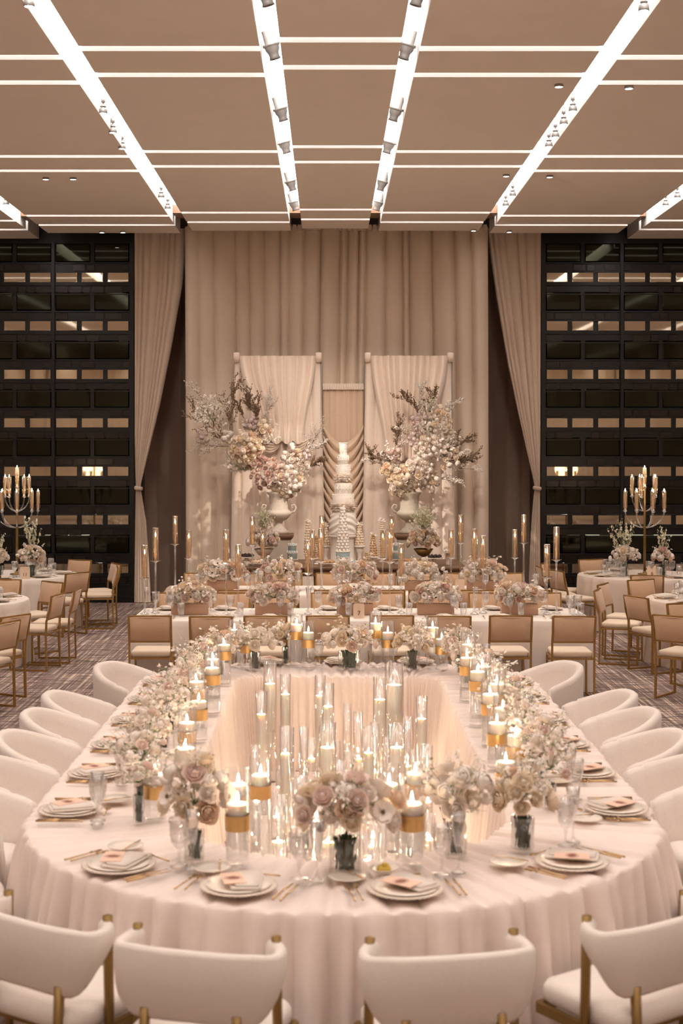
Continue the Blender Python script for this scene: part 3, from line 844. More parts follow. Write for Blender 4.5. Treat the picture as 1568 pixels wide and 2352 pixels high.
for i, (a, r) in enumerate([(-14.9, 2.17), (-34.5, 2.14), (-55, 2.20), (-74, 2.10), (9.8, 2.17), (34.5, 2.14), (55, 2.20), (74, 2.10)]):
    s = 'left' if a < 0 else 'right'
    w = ['front centre', 'second', 'third', 'outermost'][i % 4]
    ra = math.radians(a)
    rr = r - 0.26
    arm_chair(TX + rr * math.sin(ra) + (0.0), YN - rr * math.cos(ra), face(-math.sin(ra), math.cos(ra)), f'white curved back armchair with brass legs, {w} one {s} of the middle')
# ------------------------------------------------------------------ tableware
TZ = 0.772
def goblet(q, s=1.0):
    q.lathe([(.034, 0), (.034, .003), (.012, .008), (.005, .02), (.006, .05), (.009, .058), (.006, .066), (.014, .075), (.030, .095), (.037, .125), (.039, .165), (.040, .185), (.0385, .185), (.036, .125), (.028, .098), (.004, .085)], 16, flute=0.03)
def flute(q):
    q.lathe([(.030, 0), (.030, .003), (.008, .008), (.005, .03), (.005, .075), (.010, .09), (.018, .12), (.024, .17), (.029, .225), (.0275, .225), (.022, .17), (.010, .10)], 14, flute=0.02)
def tumbler(q):
    q.lathe([(.026, 0), (.028, .004), (.032, .06), (.038, .12), (.0365, .12), (.030, .06), (.024, .012)], 16, flute=0.04)
def wtr(q): q.lathe([(.006, .088), (.027, .099), (.035, .125), (.0365, .150)], 12)
def glass_thing(kind, x, y, label, group, z=TZ, sc=1.0, rz=0):
    if kind == 'goblet':
        t = thing('water_goblet', label, 'glass', (x, y, z), rz, group, sc)
        obj('goblet_bowl', cm('goblet', goblet, m_crystal), t); obj('water', cm('goblet_water', wtr, m_water), t)
    elif kind == 'flute':
        t = tag(obj('champagne_flute', cm('flute', flute, m_crystal), None, (x, y, z), (0, 0, rz), sc), label, 'glass', group)
    else:
        t = tag(obj('glass_tumbler', cm('tumbler', tumbler, m_crystal), None, (x, y, z), (0, 0, rz), sc), label, 'glass', group)
    return t
def charger(q):
    q.lathe([(.10, 0), (.112, .001), (.155, .006), (.158, .0075), (.157, .010), (.112, .005), (.1, .004)], 36)
    for i in range(44): q.ball((.156 * math.cos(i * PI / 22), .156 * math.sin(i * PI / 22), .009), .0055, 5, 3)
def plate(q): q.lathe([(.075, .0), (.083, .001), (.125, .006), (.135, .0085), (.134, .0105), (.083, .005), (.07, .004)], 32)
def bread_plate(q): q.lathe([(.045, .0), (.05, .001), (.082, .010), (.081, .013), (.05, .005), (.04, .004)], 24)
def napkin(q):
    q.pillow(.062, .115, .012, [(.004, 0), (0, .004), (0, .008), (.003, .011)], 3)
    q.pillow(.050, .100, .012, [(.002, .011), (0, .014), (.002, .019)], 3, (.004, -.004, 0))
def menu(q): q.box(-.045, .045, -.075, .075, 0, .0025)
def fork(q):
    q.tube([(0, -.10, .003), (0, -.04, .004), (0, .03, .005), (0, .045, .006)], [.0045, .0035, .003, .006], 6)
    q.loft([[(-.011, .05, .004), (.011, .05, .004), (.011, .05, .007), (-.011, .05, .007)], [(-.012, .065, .003), (.012, .065, .003), (.012, .065, .006), (-.012, .065, .006)]])
    for k in range(4): q.bar((-.0095 + k * .0063, .063, .0045), (-.0085 + k * .0057, .10, .006), .0016)
def knife(q):
    q.tube([(0, -.11, .004), (0, -.02, .005), (0, .0, .005)], [.005, .0045, .004], 6)
    q.loft([[(-.004, 0, .003), (.006, 0, .003), (.006, 0, .006), (-.004, 0, .006)], [(-.007, .06, .002), (.006, .06, .002), (.006, .06, .004), (-.007, .06, .004)], [(-.001, .12, .002), (.005, .115, .002), (.005, .115, .004), (-.001, .12, .004)]])
def spoon(q):
    q.tube([(0, -.09, .003), (0, .03, .004)], [.0045, .003], 6)
    q.loft([[(w * math.cos(a), .055 + .028 * math.sin(a), z) for a in [PI * 2 * i / 12 for i in range(12)]] for w, z in ((.010, .001), (.017, .005))])
def setting(x, y, rz, where, full=True, gl=('goblet', 'flute'), menu_on=True, flip=1):
    """a place setting whose far side points along local +y"""
    rot = Matrix.Rotation(rz, 2)
    def at(dx, dy):
        v = rot @ Vector((dx * flip, dy)); return (x + v.x, y + v.y)
    R = random.Random(int(x * 991) + int(y * 77)); g = lambda s: s + ' on the oval table'
    X, Y_ = at(0, 0)
    obj_ = tag(obj('charger_plate', cm('charger', charger, m_charger), None, (X, Y_, TZ), (0, 0, rz)), 'beaded glass charger plate, ' + where, 'plate', g('charger plates'))
    tag(obj('dinner_plate', cm('plate', plate, m_china), None, (X, Y_, TZ + .0055), (0, 0, rz)), 'white dinner plate on its charger, ' + where, 'plate', g('dinner plates'))
    X2, Y2 = at(.03, .02)
    tag(obj('napkin', cm('napkin', napkin, m_napkin), None, (X2, Y2, TZ + .0164), (0, 0, rz + R.uniform(.25, .6))), 'folded pale grey napkin on the plate, ' + where, 'napkin', g('napkins'))
    if menu_on:
        X3, Y3 = at(-.02, -.015)
        t = thing('menu_card', 'peach menu card lying on the napkin, ' + where, 'menu', (X3, Y3, TZ + .0360), rz + R.uniform(-.1, .15), g('menu cards'))
        t.rotation_euler = (0, 0, rz + R.uniform(.5, .75))
        obj('card', cm('menu', menu, m_print), t)
    for nm, fn, dx, dy, lab in (('dinner_fork', fork, -.195, -.01, 'gold dinner fork nearest the plate, '), ('salad_fork', fork, -.228, -.02, 'gold salad fork outside the dinner fork, '),
                                ('dinner_knife', knife, .195, -.01, 'gold dinner knife beside the plate, '), ('fish_knife', knife, .225, -.015, 'gold fish knife outside the dinner knife, ')):
        X4, Y4 = at(dx, dy)
        tag(obj(nm, cm(nm, fn, m_cutlery), None, (X4, Y4, TZ), (0, 0, rz + R.uniform(-.06, .06))), lab + where, 'cutlery', g('cutlery'))
    if full:
        X5, Y5 = at(-.20, .19)
        tag(obj('bread_plate', cm('bread', bread_plate, m_china), None, (X5, Y5, TZ)), 'small white bread plate, ' + where, 'plate', g('bread plates'))
        X6, Y6 = at(-.17, .20)
        tag(obj('butter_knife', cm('butterk', knife, m_cutlery), None, (X6, Y6, TZ + .012), (.05, 0, rz + .4), .7), 'gold butter knife across the bread plate, ' + where, 'cutlery', g('cutlery'))
        X7, Y7 = at(.03, .185)
        tag(obj('dessert_spoon', cm('dspoon', spoon, m_cutlery), None, (X7, Y7, TZ), (0, 0, rz + PI / 2), .9), 'gold dessert spoon above the plate, ' + where, 'cutlery', g('cutlery'))
    for k, kd in enumerate(gl):
        X8, Y8 = at(.20 + .075 * k, .17 - .02 * k + .03 * (k % 2))
        nm = {'goblet': 'cut crystal water goblet', 'flute': 'slim crystal champagne flute', 'tumbler': 'cut crystal tumbler'}[kd]
        glass_thing(kd, X8, Y8, nm + ', ' + where, g('crystal glasses'), sc=1.12)
for i, y in enumerate([7.05, 7.85, 8.62, 9.42, 10.2, 10.98]):
    w = ORD[i]
    setting(TX - 1.35, y, face(1, 0), f"{w} place along the oval table's left side", full=i < 4)
    setting(TX + 1.36, y + .02, face(-1, 0), f"{w} place along the oval table's right side", full=i < 4)
for a, r, w in ((-44.5, 1.385, 'far left place on the near curve'), (-18.7, 1.36, 'left centre place on the near curve'), (10.3, 1.345, 'right centre place on the near curve'), (46, 1.365, 'far right place on the near curve')):
    ra = math.radians(a)
    setting(TX + r * math.sin(ra), YN - r * math.cos(ra), face(-math.sin(ra), math.cos(ra)), w)
for i, x in enumerate((-.52, .12, .74)):
    setting(x, 12.02, PI, f'{ORD[i]} place from the left at the far end', full=False, gl=('goblet',))
t = thing('butter_dish', 'white butter dish with yellow butter between the two front settings', 'dish', (.235, 6.03, TZ))
obj('dish', cm('bdish', lambda q: q.lathe([(.04, 0), (.045, .002), (.062, .012), (.06, .015), (.04, .005)], 24), m_china), t)
obj('butter', cm('bbutter', lambda q: (q.pillow(.030, .018, .01, [(.002, .004), (0, .01), (.004, .022), (.01, .026)], 4), q.lathe([(.013, .02), (.016, .03), (.01, .036)], 8, (.004, -.004, 0), flute=.1)), m_butter), t)

# ------------------------------------------------------------------ candles
def flame_mesh(q): q.lathe([(.0005, 0), (.0060, .006), (.0085, .016), (.0065, .030), (.003, .044), (.0003, .056)], 8)
FL = lambda: cm('flame', flame_mesh, m_flame)
NL = [0]
def lit(parent, z, sc=1.0, power=1.0, lean=0.0, light=True):
    cd = next((c for c in parent.children if c.name.split('.')[0] in ('candle', 'taper_candle')), parent)
    dz = z - cd.location.z if cd is not parent else z
    obj('wick', cm('wick', lambda q: q.tube([(0, 0, -.006), (0, 0, .010)], .0015, 5), m_wick), cd, (0, 0, dz), sc=sc)
    obj('flame', FL(), cd, (0, 0, dz + .004), (lean, lean * .6, 0), sc)
    if light:
        l = bpy.data.lights.new('candle_light', 'POINT'); l.energy = CANDLE * power; l.color = (1.0, 0.74, 0.50); l.shadow_soft_size = 0.012
        o = bpy.data.objects.new('candle_light', l); COL.objects.link(o); o.parent = parent; o.location = (0, 0, z + .055 * sc)
        NL[0] += 1
def cylinder_candle(x, y, zb, ztop, label, group, dia=0.104, band=True, floor_=False, light=True, wax=0.05, seed=0, headroom=0.085, fl=.8, pw=1.0):
    """tall clear glass cylinder holding a lit candle whose wax ends at ztop"""
    R = random.Random(seed); h = ztop - zb; r = dia / 2
    t = thing('glass_cylinder_candle', label, 'candle', (x, y, zb), R.uniform(0, 6), group)
    hh = h + headroom
    obj('glass_cylinder', cm('cyl%d_%d' % (round(hh * 50), round(dia * 500) + (0 if band else 1000)), lambda q: q.lathe([(r * .96, 0), (r, .004), (r, round(hh * 50) / 50), (r * .94, round(hh * 50) / 50), (r * .92, .02)], 24, cap1=False, flute=.0 if band or dia > .09 else .028), m_glass if band else m_tube), t)
    w = 0.022 if not band else 0.06
    obj('candle', cm('wax%d_%d' % (round(dia * 500), round((wax) * 1000)), lambda q: q.lathe([(r * .84, -wax), (r * .90, -wax + .004), (r * .90, -.006), (r * .84, 0), (r * .5, -.004), (.004, -.006)], 20), m_wax), t, (0, 0, h))
    if band:
        obj('gold_band', cm('gband%d' % round(dia * 500), lambda q: q.lathe([(r * 1.015, -.006), (r * 1.02, .0), (r * 1.02, .054), (r * 1.015, .06)], 28, cap0=False, cap1=False), m_foil), t, (0, 0, h - wax - .058))
        obj('water', cm('cwater%d' % round(dia * 500), lambda q: q.lathe([(r * .9, 0), (r * .9, 1)], 16, cap0=False), m_water), t, (0, 0, .02), (0, 0, 0), (1, 1, max(.01, h - wax - .022)))
    if floor_ or zb < .1: HOLE.append(t)
    lit(t, h + .002, fl, pw, R.uniform(-.15, .15), light)
    return t
HOLE = []
G1 = 'gold banded floating candles on the oval table'
cl = [(-.84, 6.9, .985), (-.80, 7.92, .90), (-.83, 8.35, .96), (-.80, 8.78, 1.01), (-.86, 9.28, 1.05), (-.79, 9.68, 1.08), (-.84, 10.35, 1.04), (-.80, 10.9, 1.07)]
for i, (x, y, z) in enumerate(cl):
    cylinder_candle(x, y, TZ, z, f'gold banded candle in glass on the left of the oval table, {ORD[i]} from the front', G1, 0.11 if i != 1 else .13, wax=0.05 if i != 1 else .085, seed=i)
cr = [(.95, 7.62, .89), (1.03, 7.82, .99), (.95, 8.02, 1.02), (1.02, 8.32, 1.05), (.98, 8.62, 1.08), (1.05, 8.88, 1.10), (.97, 9.25, 1.12), (1.04, 9.6, 1.10), (.99, 10.15, 1.08), (1.05, 10.7, 1.10)]
for i, (x, y, z) in enumerate(cr):
    cylinder_candle(x, y, TZ, z, f'gold banded candle in glass on the right of the oval table, {ORD[i]} from the front', G1, 0.11, wax=0.06, seed=20 + i)
cf = [(-.78, 11.82, 1.07), (-.67, 11.70, 1.02), (-.268, 11.85, 1.11), (-.165, 11.72, 1.06), (.392, 11.85, 1.12), (.49, 11.72, 1.06), (.865, 11.82, 1.09), (.925, 11.62, 1.02)]
for i, (x, y, z) in enumerate(cf):
    cylinder_candle(x, y, TZ, z, f'gold banded candle in glass at the far end of the oval table, {ORD[i]} from left', G1, 0.105, wax=0.06, seed=40 + i)
cylinder_candle(-.392, 6.13, TZ, 1.035, 'gold banded candle in glass on the near curve, left of the middle flowers', G1, seed=60)
cylinder_candle(.36, 6.13, TZ, 1.035, 'gold banded candle in glass on the near curve, right of the middle flowers', G1, seed=61)
G2 = 'glass cylinder candles on the floor inside the oval table'
for i, (x, y, z) in enumerate([(-.43, 6.78, .965), (-.335, 7.02, .955), (.287, 6.74, .975), (.425, 6.95, .98)]):
    cylinder_candle(x, y, .008, z, f'tall gold banded floor candle just inside the near curve, {ORD[i]} from left', G2, 0.104, seed=70 + i)
for i, (px, py, Y, dia, w) in enumerate([(620, 1570, 10.95, .10, 'white pillar by the far left'), (655, 1594, 10.75, .08, 'thinner white pillar by the far left'), (735, 1597, 10.7, .08, 'slim white pillar left of centre, far end'), (753, 1622, 10.45, .09, 'white pillar at the far centre'), (872, 1606, 10.6, .10, 'white pillar right of centre, far end'), (905, 1572, 10.85, .145, 'widest tall white pillar at the far right'),
        (752, 1716, 9.25, .115, 'wide white pillar in the middle'), (911, 1716, 9.3, .11, 'wide white pillar right of the middle'), (846, 1728, 9.0, .07, 'slim white pillar right of the middle'), (655, 1730, 8.7, .07, 'slim white pillar left of the middle'), (600, 1640, 10.1, .08, 'low pillar along the left side'), (968, 1650, 10.0, .08, 'low pillar along the right side')]):
    zt = WZ(py, Y)
    cylinder_candle(WX(px, Y), Y, .008, zt, f'{w} inside the oval table, in clear glass', G2, dia, False, True, True, round(min(.5, zt - .1) / .05) * .05, seed=200 + i, headroom=.16, fl=.42, pw=1.2)
R = random.Random(17)
rows = [7.3, 7.6, 7.9, 8.2, 8.5, 8.8, 9.08, 9.36, 9.64, 9.92, 10.2, 10.48, 10.76, 11.04]
for ri, y in enumerate(rows):
    nc = 8 if ri % 2 else 7
    for c in range(nc):
        x = TX - .62 + 1.24 * (c + .5) / nc + R.uniform(-.035, .035); yy = y + R.uniform(-.05, .05)
        if any((x - o.location.x) ** 2 + (yy - o.location.y) ** 2 < .0130 for o in HOLE): continue
        zt = R.choice((.05, .08, .12, .2, .3)) + R.uniform(0, .05)
        cylinder_candle(x, yy, .008, zt, f'slim glass tube candle inside the oval table, {ORD[c]} from left in {ORD[ri]} row from front', G2, R.choice((.064, .07, .08)), False, True, (ri + c) % 2 == 0, .03, seed=400 + ri * 10 + c, headroom=R.choice((.14, .2, .28, .36)), fl=.38, pw=1.6)

# amber hurricane tapers on the two long tables
def taper(x, y, z, stem, label, group):
    t = thing('crystal_taper_holder', label, 'candlestick', (x, y, z), 0, group)
    obj('foot', cm('th_foot', lambda q: q.lathe([(.045, 0), (.047, .008), (.03, .016), (.014, .03)], 16), m_acrylic), t)
    obj('stem', cm('th_stem%d' % round(stem * 100), lambda q: q.tube([(0, 0, .02), (0, 0, stem - .02)], .0115, 8, square=False), m_acrylic), t)
    obj('dish', cm('th_dish', lambda q: q.lathe([(.014, -.03), (.02, -.022), (.058, -.004), (.060, 0), (.030, .001)], 8, smooth=False), m_acrylic), t, (0, 0, stem))
    obj('taper_candle', cm('th_candle', lambda q: q.lathe([(.013, .0), (.0125, .02), (.0115, .255), (.009, .262), (.003, .26)], 12), m_taper), t, (0, 0, stem))
    obj('amber_tube', cm('th_tube', lambda q: q.lathe([(.033, .002), (.034, .01), (.034, .355), (.0325, .36), (.032, .012)], 20, cap0=False, cap1=False), m_amber), t, (0, 0, stem))
    lit(t, stem + .262, .85, 1.1)
GT = 'crystal stemmed tapers in amber tubes on the long tables'
fa = [(332, .40), (357, .585), (519, .57), (547, .40), (707, .455), (737, .58), (894.5, .58), (921, .41), (1089, .58), (1109, .50), (1256, .41), (1277.5, .595)]
for i, (px, st) in enumerate(fa):
    y = 15.62 if i % 2 == 0 else 15.72
    taper(WX(px, y), y, .762, st, f'amber tube taper on tall crystal stem, {ORD[i]} from left on the front long table', GT)
fb = [(402, .595), (433.5, .41), (579.5, .58), (603.5, .40), (717, .41), (739, .60), (879, .41), (899, .60), (1035.5, .42), (1057.5, .61), (1182, .42), (1202.5, .61)]
for i, (px, st) in enumerate(fb):
    y = 18.4
    taper(WX(px, y), y, .762, st, f'amber tube taper on tall crystal stem, {ORD[i]} from left on the rear long table', GT)

# candelabra on the far round tables
def candelabrum(x, y, label):
    t = thing('candelabrum', label, 'candelabra', (x, y, .762), 0, 'glass candelabra')
    obj('base', cm('cb_base', lambda q: q.lathe([(.10, 0), (.10, .012), (.03, .02), (.02, .05)], 20), m_brass), t)
    obj('pole', cm('cb_pole', lambda q: q.lathe([(.019, .03), (.019, .68), (.016, .70), (.016, 1.26)], 12), m_brass), t)
    def armm(rad, z0, z1):
        def fn(q):
            pts = []
            for i in range(9):
                a = PI / 2 * i / 8
                pts.append((rad * math.sin(a), 0, z0 + (z1 - z0) * (1 - math.cos(a))))
            q.tube(pts, .009, 6)
            q.lathe([(.012, -.012), (.030, .0), (.032, .006), (.018, .012), (.018, .04)], 10, (rad, 0, z1))
        return fn
    def cand(px_, py_, z):
        obj('taper_candle', cm('th_candle', None, m_taper), t, (px_, py_, z), sc=(1, 1, .95))
        obj('amber_tube', cm('th_tube', None, m_amber), t, (px_, py_, z + .012), sc=(.85, .85, .70))
        obj('flame', FL(), t, (px_, py_, z + .25), sc=.85)
    for k in range(8):
        a = 2 * PI * k / 8 + .2
        obj('arm', cm('cb_arm_low', armm(.30, .68, .92), m_acrylic), t, rot=(0, 0, a)); cand(.30 * math.cos(a), .30 * math.sin(a), .95)
    for k in range(5):
        a = 2 * PI * k / 5 + .5
        obj('arm', cm('cb_arm_top', armm(.18, .92, 1.13), m_acrylic), t, rot=(0, 0, a)); cand(.18 * math.cos(a), .18 * math.sin(a), 1.16)
    obj('cup', cm('cb_cup', lambda q: q.lathe([(.016, 0), (.034, .02), (.034, .026), (.018, .03), (.018, .06)], 10), m_acrylic), t, (0, 0, 1.25)); cand(0, 0, 1.29)
    l = bpy.data.lights.new('candle_light', 'POINT'); l.energy = CANDLE * 6; l.color = (1.0, 0.74, 0.50); l.shadow_soft_size = .22
    o = bpy.data.objects.new('candle_light', l); COL.objects.link(o); o.parent = t; o.location = (0, 0, 1.45)
candelabrum(-4.53, 20.7, 'glass armed candelabra with lit tapers on the left round table')
candelabrum(4.60, 20.7, 'glass armed candelabra with lit tapers on the right round table')

# table cards
def card(x, y, rz, txt, label, w=.12, h=.16):
    t = thing('table_card', label, 'sign', (x, y, .762), rz, 'table number cards')
    obj('card', cm('card_%d' % round(w * 1000), lambda q: q.loft([[(px_, yy, pz) for px_, pz in ((-w / 2 + .01, 0), (w / 2 - .01, 0), (w / 2, .01), (w / 2, h - .015), (w / 2 - .015, h), (-w / 2 + .015, h), (-w / 2, h - .015), (-w / 2, .01))] for yy in (.002, -.002)], smooth=False), m_card), t, rot=(-.12, 0, 0))
    if txt:
        c = bpy.data.curves.new('table_number', 'FONT'); c.body = txt; c.size = h * .42; c.align_x = 'CENTER'; c.extrude = .0006
        tmp = bpy.data.objects.new('table_number_text', c)
        me = bpy.data.meshes.new_from_object(tmp); bpy.data.objects.remove(tmp); me.materials.clear(); me.materials.append(m_ink)
        o = obj('table_number', me, t); o.location = (0, -.0035 + .002, h * .22); o.rotation_euler = (PI / 2 - .12, 0, 0)
    return t
card(WX(824, 15.22), 15.22, 0, '7', 'pale card reading 7 standing on the front long table')
card(WX(1056, 18.1), 18.1, 0, '', 'pale card standing on the rear long table right of centre')
card(WX(57, 19.95), 19.95, 0, '11', 'pale card reading 11 standing on the left round table', .135, .17)
card(WX(1497, 20.15), 20.15, 0, '6', 'pale card with a number behind the chair back on the right round table', .135, .17)

# simple settings on the other tables
def small_setting(x, y, rz, where, group, kinds):
    rot = Matrix.Rotation(rz, 2)
    def at(dx, dy):
        v = rot @ Vector((dx, dy)); return (x + v.x, y + v.y)
    tag(obj('dinner_plate', cm('plate', plate, m_china), None, (x, y, TZ), (0, 0, rz)), 'white dinner plate, ' + where, 'plate', 'plates on ' + group)
    X, Y_ = at(.02, .0)
    tag(obj('napkin', cm('napkin', napkin, m_napkin), None, (X, Y_, TZ + .0108), (0, 0, rz + .3)), 'folded napkin on a plate, ' + where, 'napkin', 'napkins on ' + group)
    for k, kd in enumerate(kinds):
        if kinds.count(kd) > 1 and k > 1: wh2 = 'second at ' + where
        else: wh2 = where
        X, Y_ = at(.12 + .11 * (k % 2) - .03 * (k // 2), .19 + .105 * (k // 2) - .03 * (k % 2))
        glass_thing(kd, X, Y_, {'goblet': 'crystal water goblet, ', 'flute': 'crystal flute, ', 'tumbler': 'cut crystal tumbler, '}[kd] + wh2, 'glasses on ' + group, sc=1.15)
    for nm, fn, dx in (('dinner_fork', fork, -.19), ('dinner_knife', knife, .17)):
        X, Y_ = at(dx, -.02)
        tag(obj(nm, cm(nm, fn, m_cutlery), None, (X, Y_, TZ), (0, 0, rz)), f'gold {nm[7:]}, ' + where, 'cutlery', 'cutlery on ' + group)
for i, x in enumerate(axs):
    small_setting(x, AY0 + .19, 0, f'{ORD[i]} place from left, near side of the front long table', 'the front long table', ('goblet', 'tumbler'))
    small_setting(x + .02, AY1 - .19, PI, f'{ORD[i]} place from left, far side of the front long table', 'the front long table', ('goblet', 'flute'))
    small_setting(x + .03, BY0 + .19, 0, f'{ORD[i]} place from left, near side of the rear long table', 'the rear long table', ('goblet', 'flute'))
glass_thing('tumbler', WX(1313, 15.6), 15.6, 'tall cut tumbler at the right end of the front long table', 'glasses on the front long table', sc=1.25)
glass_thing('goblet', WX(1327, 15.55), 15.55, 'wine goblet at the right end of the front long table', 'glasses on the front long table', sc=1.1)
for key, angs in (('left_far', (-46, -94, 62, 8)), ('left_near', (-24, -70, 30, 78)), ('right_far', (208, -99, 168, 108, -55)), ('right_near', (176, 220, 118))):
    cx_, cy_ = RT[key]
    for i, a in enumerate(angs):
        ra = math.radians(a)
        small_setting(cx_ + .68 * math.cos(ra), cy_ + .68 * math.sin(ra), face(-math.cos(ra), -math.sin(ra)), f'{ORD[i]} place at {RLAB[key]}', RLAB[key], ('goblet', 'tumbler', 'goblet'))
# ------------------------------------------------------------------ flowers
def petal(q, az, wid, prof, mi=0, cup=0.15):
    """one petal: prof = [(radius, height)...] from base to tip"""
    vs = []
    for k, (r, z) in enumerate(prof):
        t = k / (len(prof) - 1); w = wid * (0.55 + 0.6 * math.sin(PI * min(.85, .15 + t * .7)))
        if k == len(prof) - 1: w *= .7
        for u in (-1, 0, 1):
            a = az + u * w
            rr = r * (1 - cup * (0 if u == 0 else .4))
            vs.append((rr * math.cos(a), rr * math.sin(a), z))
    n_ = len(prof)
    q.add(vs, [(3 * k + i, 3 * k + i + 1, 3 * k + i + 4, 3 * k + i + 3) for k in range(n_ - 1) for i in range(2)], mi)
def bloom_mesh(kind, seed):
    def fn(q):
        R = random.Random(seed)
        def ring(n_, prof, wid, a0, jit=.12):
            for i in range(n_):
                s = R.uniform(1 - jit, 1 + jit)
                petal(q, a0 + 2 * PI * i / n_ + R.uniform(-.12, .12), wid, [(r * s, z * s) for r, z in prof])
        if kind == 'rose':
            ring(6, [(.12, -.5), (.72, -.30), (1.0, .06), (1.12, .16)], .62, 0)
            ring(5, [(.12, -.4), (.66, -.12), (.80, .26), (.84, .40)], .72, .5)
            ring(5, [(.10, -.3), (.46, .02), (.58, .40), (.52, .52)], .74, .2)
            ring(4, [(.06, -.2), (.26, .12), (.36, .46), (.26, .56)], .9, .9)
            q.lathe([(.16, .1), (.2, .4), (.10, .52), (.02, .46)], 6)
        elif kind == 'ranunculus':
            ring(6, [(.12, -.55), (.80, -.35), (1.0, .08), (.86, .36)], .62, 0, .06)
            ring(6, [(.12, -.4), (.70, -.05), (.80, .36), (.58, .52)], .62, .5, .06)
            ring(5, [(.1, -.2), (.50, .2), (.55, .50), (.34, .60)], .74, .2, .06)
            q.lathe([(.30, .3), (.3, .5), (.16, .60), (.02, .58)], 7)
        elif kind == 'anemone':
            ring(6, [(.10, -.25), (.55, -.12), (.98, .12), (1.12, .22)], .60, 0)
            ring(5, [(.10, -.15), (.45, -.02), (.85, .22), (.95, .34)], .60, .5)
            q.lathe([(.16, -.05), (.22, .08), (.14, .17), (.02, .19)], 8, mi=1)
        else:   # tulip bud
            ring(5, [(.08, -.7), (.48, -.35), (.60, .20), (.34, .72)], .80, 0, .06)
            ring(4, [(.08, -.6), (.40, -.2), (.46, .30), (.20, .78)], .9, .6, .06)
    return fn
def bloom(parent, kind, col, loc, d, r, seed):
    k = f'{kind}{seed % 3}'
    nm = {'rose': 'rose', 'ranunculus': 'ranunculus', 'anemone': 'anemone', 'bud': 'tulip'}[kind]
    q = Vector(d).to_track_quat('Z', 'Y').to_euler()
    o = obj(nm, cm('bloom_' + k, bloom_mesh(kind, seed % 3 + 1), [m_petal['white'], m_dark]), parent, loc, (q.x, q.y, q.z), r, m_petal[col])
    return o
def sprays(seed, nst, style, spread=1.0, up=0.35):
    """unit sized cloud of thin stems with florets and leaves; materials: leaf, floret, twig"""
    def fn(q):
        R = random.Random(seed)
        for i in range(nst):
            a = R.uniform(0, 2 * PI); e = R.uniform(-.25, 1.0) if style != 'up' else R.uniform(.6, 1.4)
            d = Vector((math.cos(a) * math.cos(e), math.sin(a) * math.cos(e), math.sin(e) + up * .4)).normalized()
            L_ = R.uniform(.75, 1.15) * (1.25 if e > .6 else 1)
            p = Vector((0, 0, 0)); pts = [p.copy()]
            for k in range(4):
                d = (d + Vector((R.uniform(-.2, .2), R.uniform(-.2, .2), R.uniform(-.1, .2)))).normalized()
                p = p + d * L_ / 4; pts.append(p.copy())
            q.tube(pts, [.008, .007, .006, .005, .003], 3, 0, caps=False)
            for k in range(11):
                t = R.uniform(.45, 1.0) * 3.999; j = int(t); c = pts[j].lerp(pts[j + 1], t - j)
                o = Vector((R.uniform(-1, 1), R.uniform(-1, 1), R.uniform(-1, 1))).normalized()
                c = c + o * R.uniform(.02, .09)
                if k < (7 if style != 'leaf' else 2):
                    s = R.uniform(.042, .078); nrm = (o + Vector((0, -.3, .6))).normalized()
                    x = nrm.orthogonal().normalized(); y = nrm.cross(x)
                    for m_ in range(5):
                        b0 = 2 * PI * m_ / 5; v1 = x * math.cos(b0) + y * math.sin(b0); v2 = x * math.cos(b0 + .6) + y * math.sin(b0 + .6); v3 = x * math.cos(b0 - .6) + y * math.sin(b0 - .6)
                        q.add([c, c + (v3 * .75 + nrm * .25) * s, c + (v1 * 1.15 + nrm * .2) * s, c + (v2 * .75 + nrm * .25) * s], [(0, 1, 2, 3)], 1)
                else:
                    s = R.uniform(.05, .09); x = o; y = o.orthogonal().normalized()
                    q.add([c, c + x * s * .5 + y * s * .28, c + x * s, c + x * s * .5 - y * s * .28], [(0, 1, 2, 3)], 0, True)
    return fn
def spray_part(parent, loc, sc, seed, style='mix', white='white', nm='filler_sprays', nst=34):
    s = seed % 3
    mats = {'mix': [m_leaf, m_petal['white'], m_twig], 'leaf': [m_leaf, m_petal['white'], m_twig], 'up': [m_sage, m_petal['green'], m_twig], 'soft': [m_sage, m_petal['white'], m_twig]}[style]
    return obj(nm, cm(f'sprays_{style}{s}_{nst}', sprays(s + 10, nst, style), mats), parent, loc, (0, 0, seed * 1.7), sc, kind='stuff')
def stems_mesh(q):
    R = random.Random(4)
    for i in range(44):
        a = R.uniform(0, 6.28); r0 = R.uniform(.1, .85); r1 = R.uniform(.1, .9); a2 = a + R.uniform(.5, 2)
        q.tube([(r0 * math.cos(a), r0 * math.sin(a), .03), (r1 * math.cos(a2), r1 * math.sin(a2), 1.02)], .055, 4)
    for i in range(14):
        a = R.uniform(0, 6.28); r0 = R.uniform(.3, .8); z = R.uniform(.1, .9)
        c = Vector((r0 * math.cos(a), r0 * math.sin(a), z))
        q.add([c, c + Vector((.15, .08, .16)), c + Vector((.1, .3, .3)), c + Vector((-.08, .2, .16))], [(0, 1, 2, 3)])
def rect_vase(w, d, h, ribs):
    def fn(q):
        out = []; N_ = 56
        for z, s in ((0, .97), (.006, 1), (h, 1), (h, .94), (.014, .90)):
            l = []
            for i in range(N_):
                a = 2 * PI * i / N_; c, s_ = math.cos(a), math.sin(a)
                e = 2 / 7
                x = w / 2 * math.copysign(abs(c) ** e, c); y = d / 2 * math.copysign(abs(s_) ** e, s_)
                k = s * (1 + (ribs if i % 2 else -ribs))
                l.append((x * k, y * k, z))
            out.append(l)
        q.loft(out, cap1=False, smooth=False)
    return fn
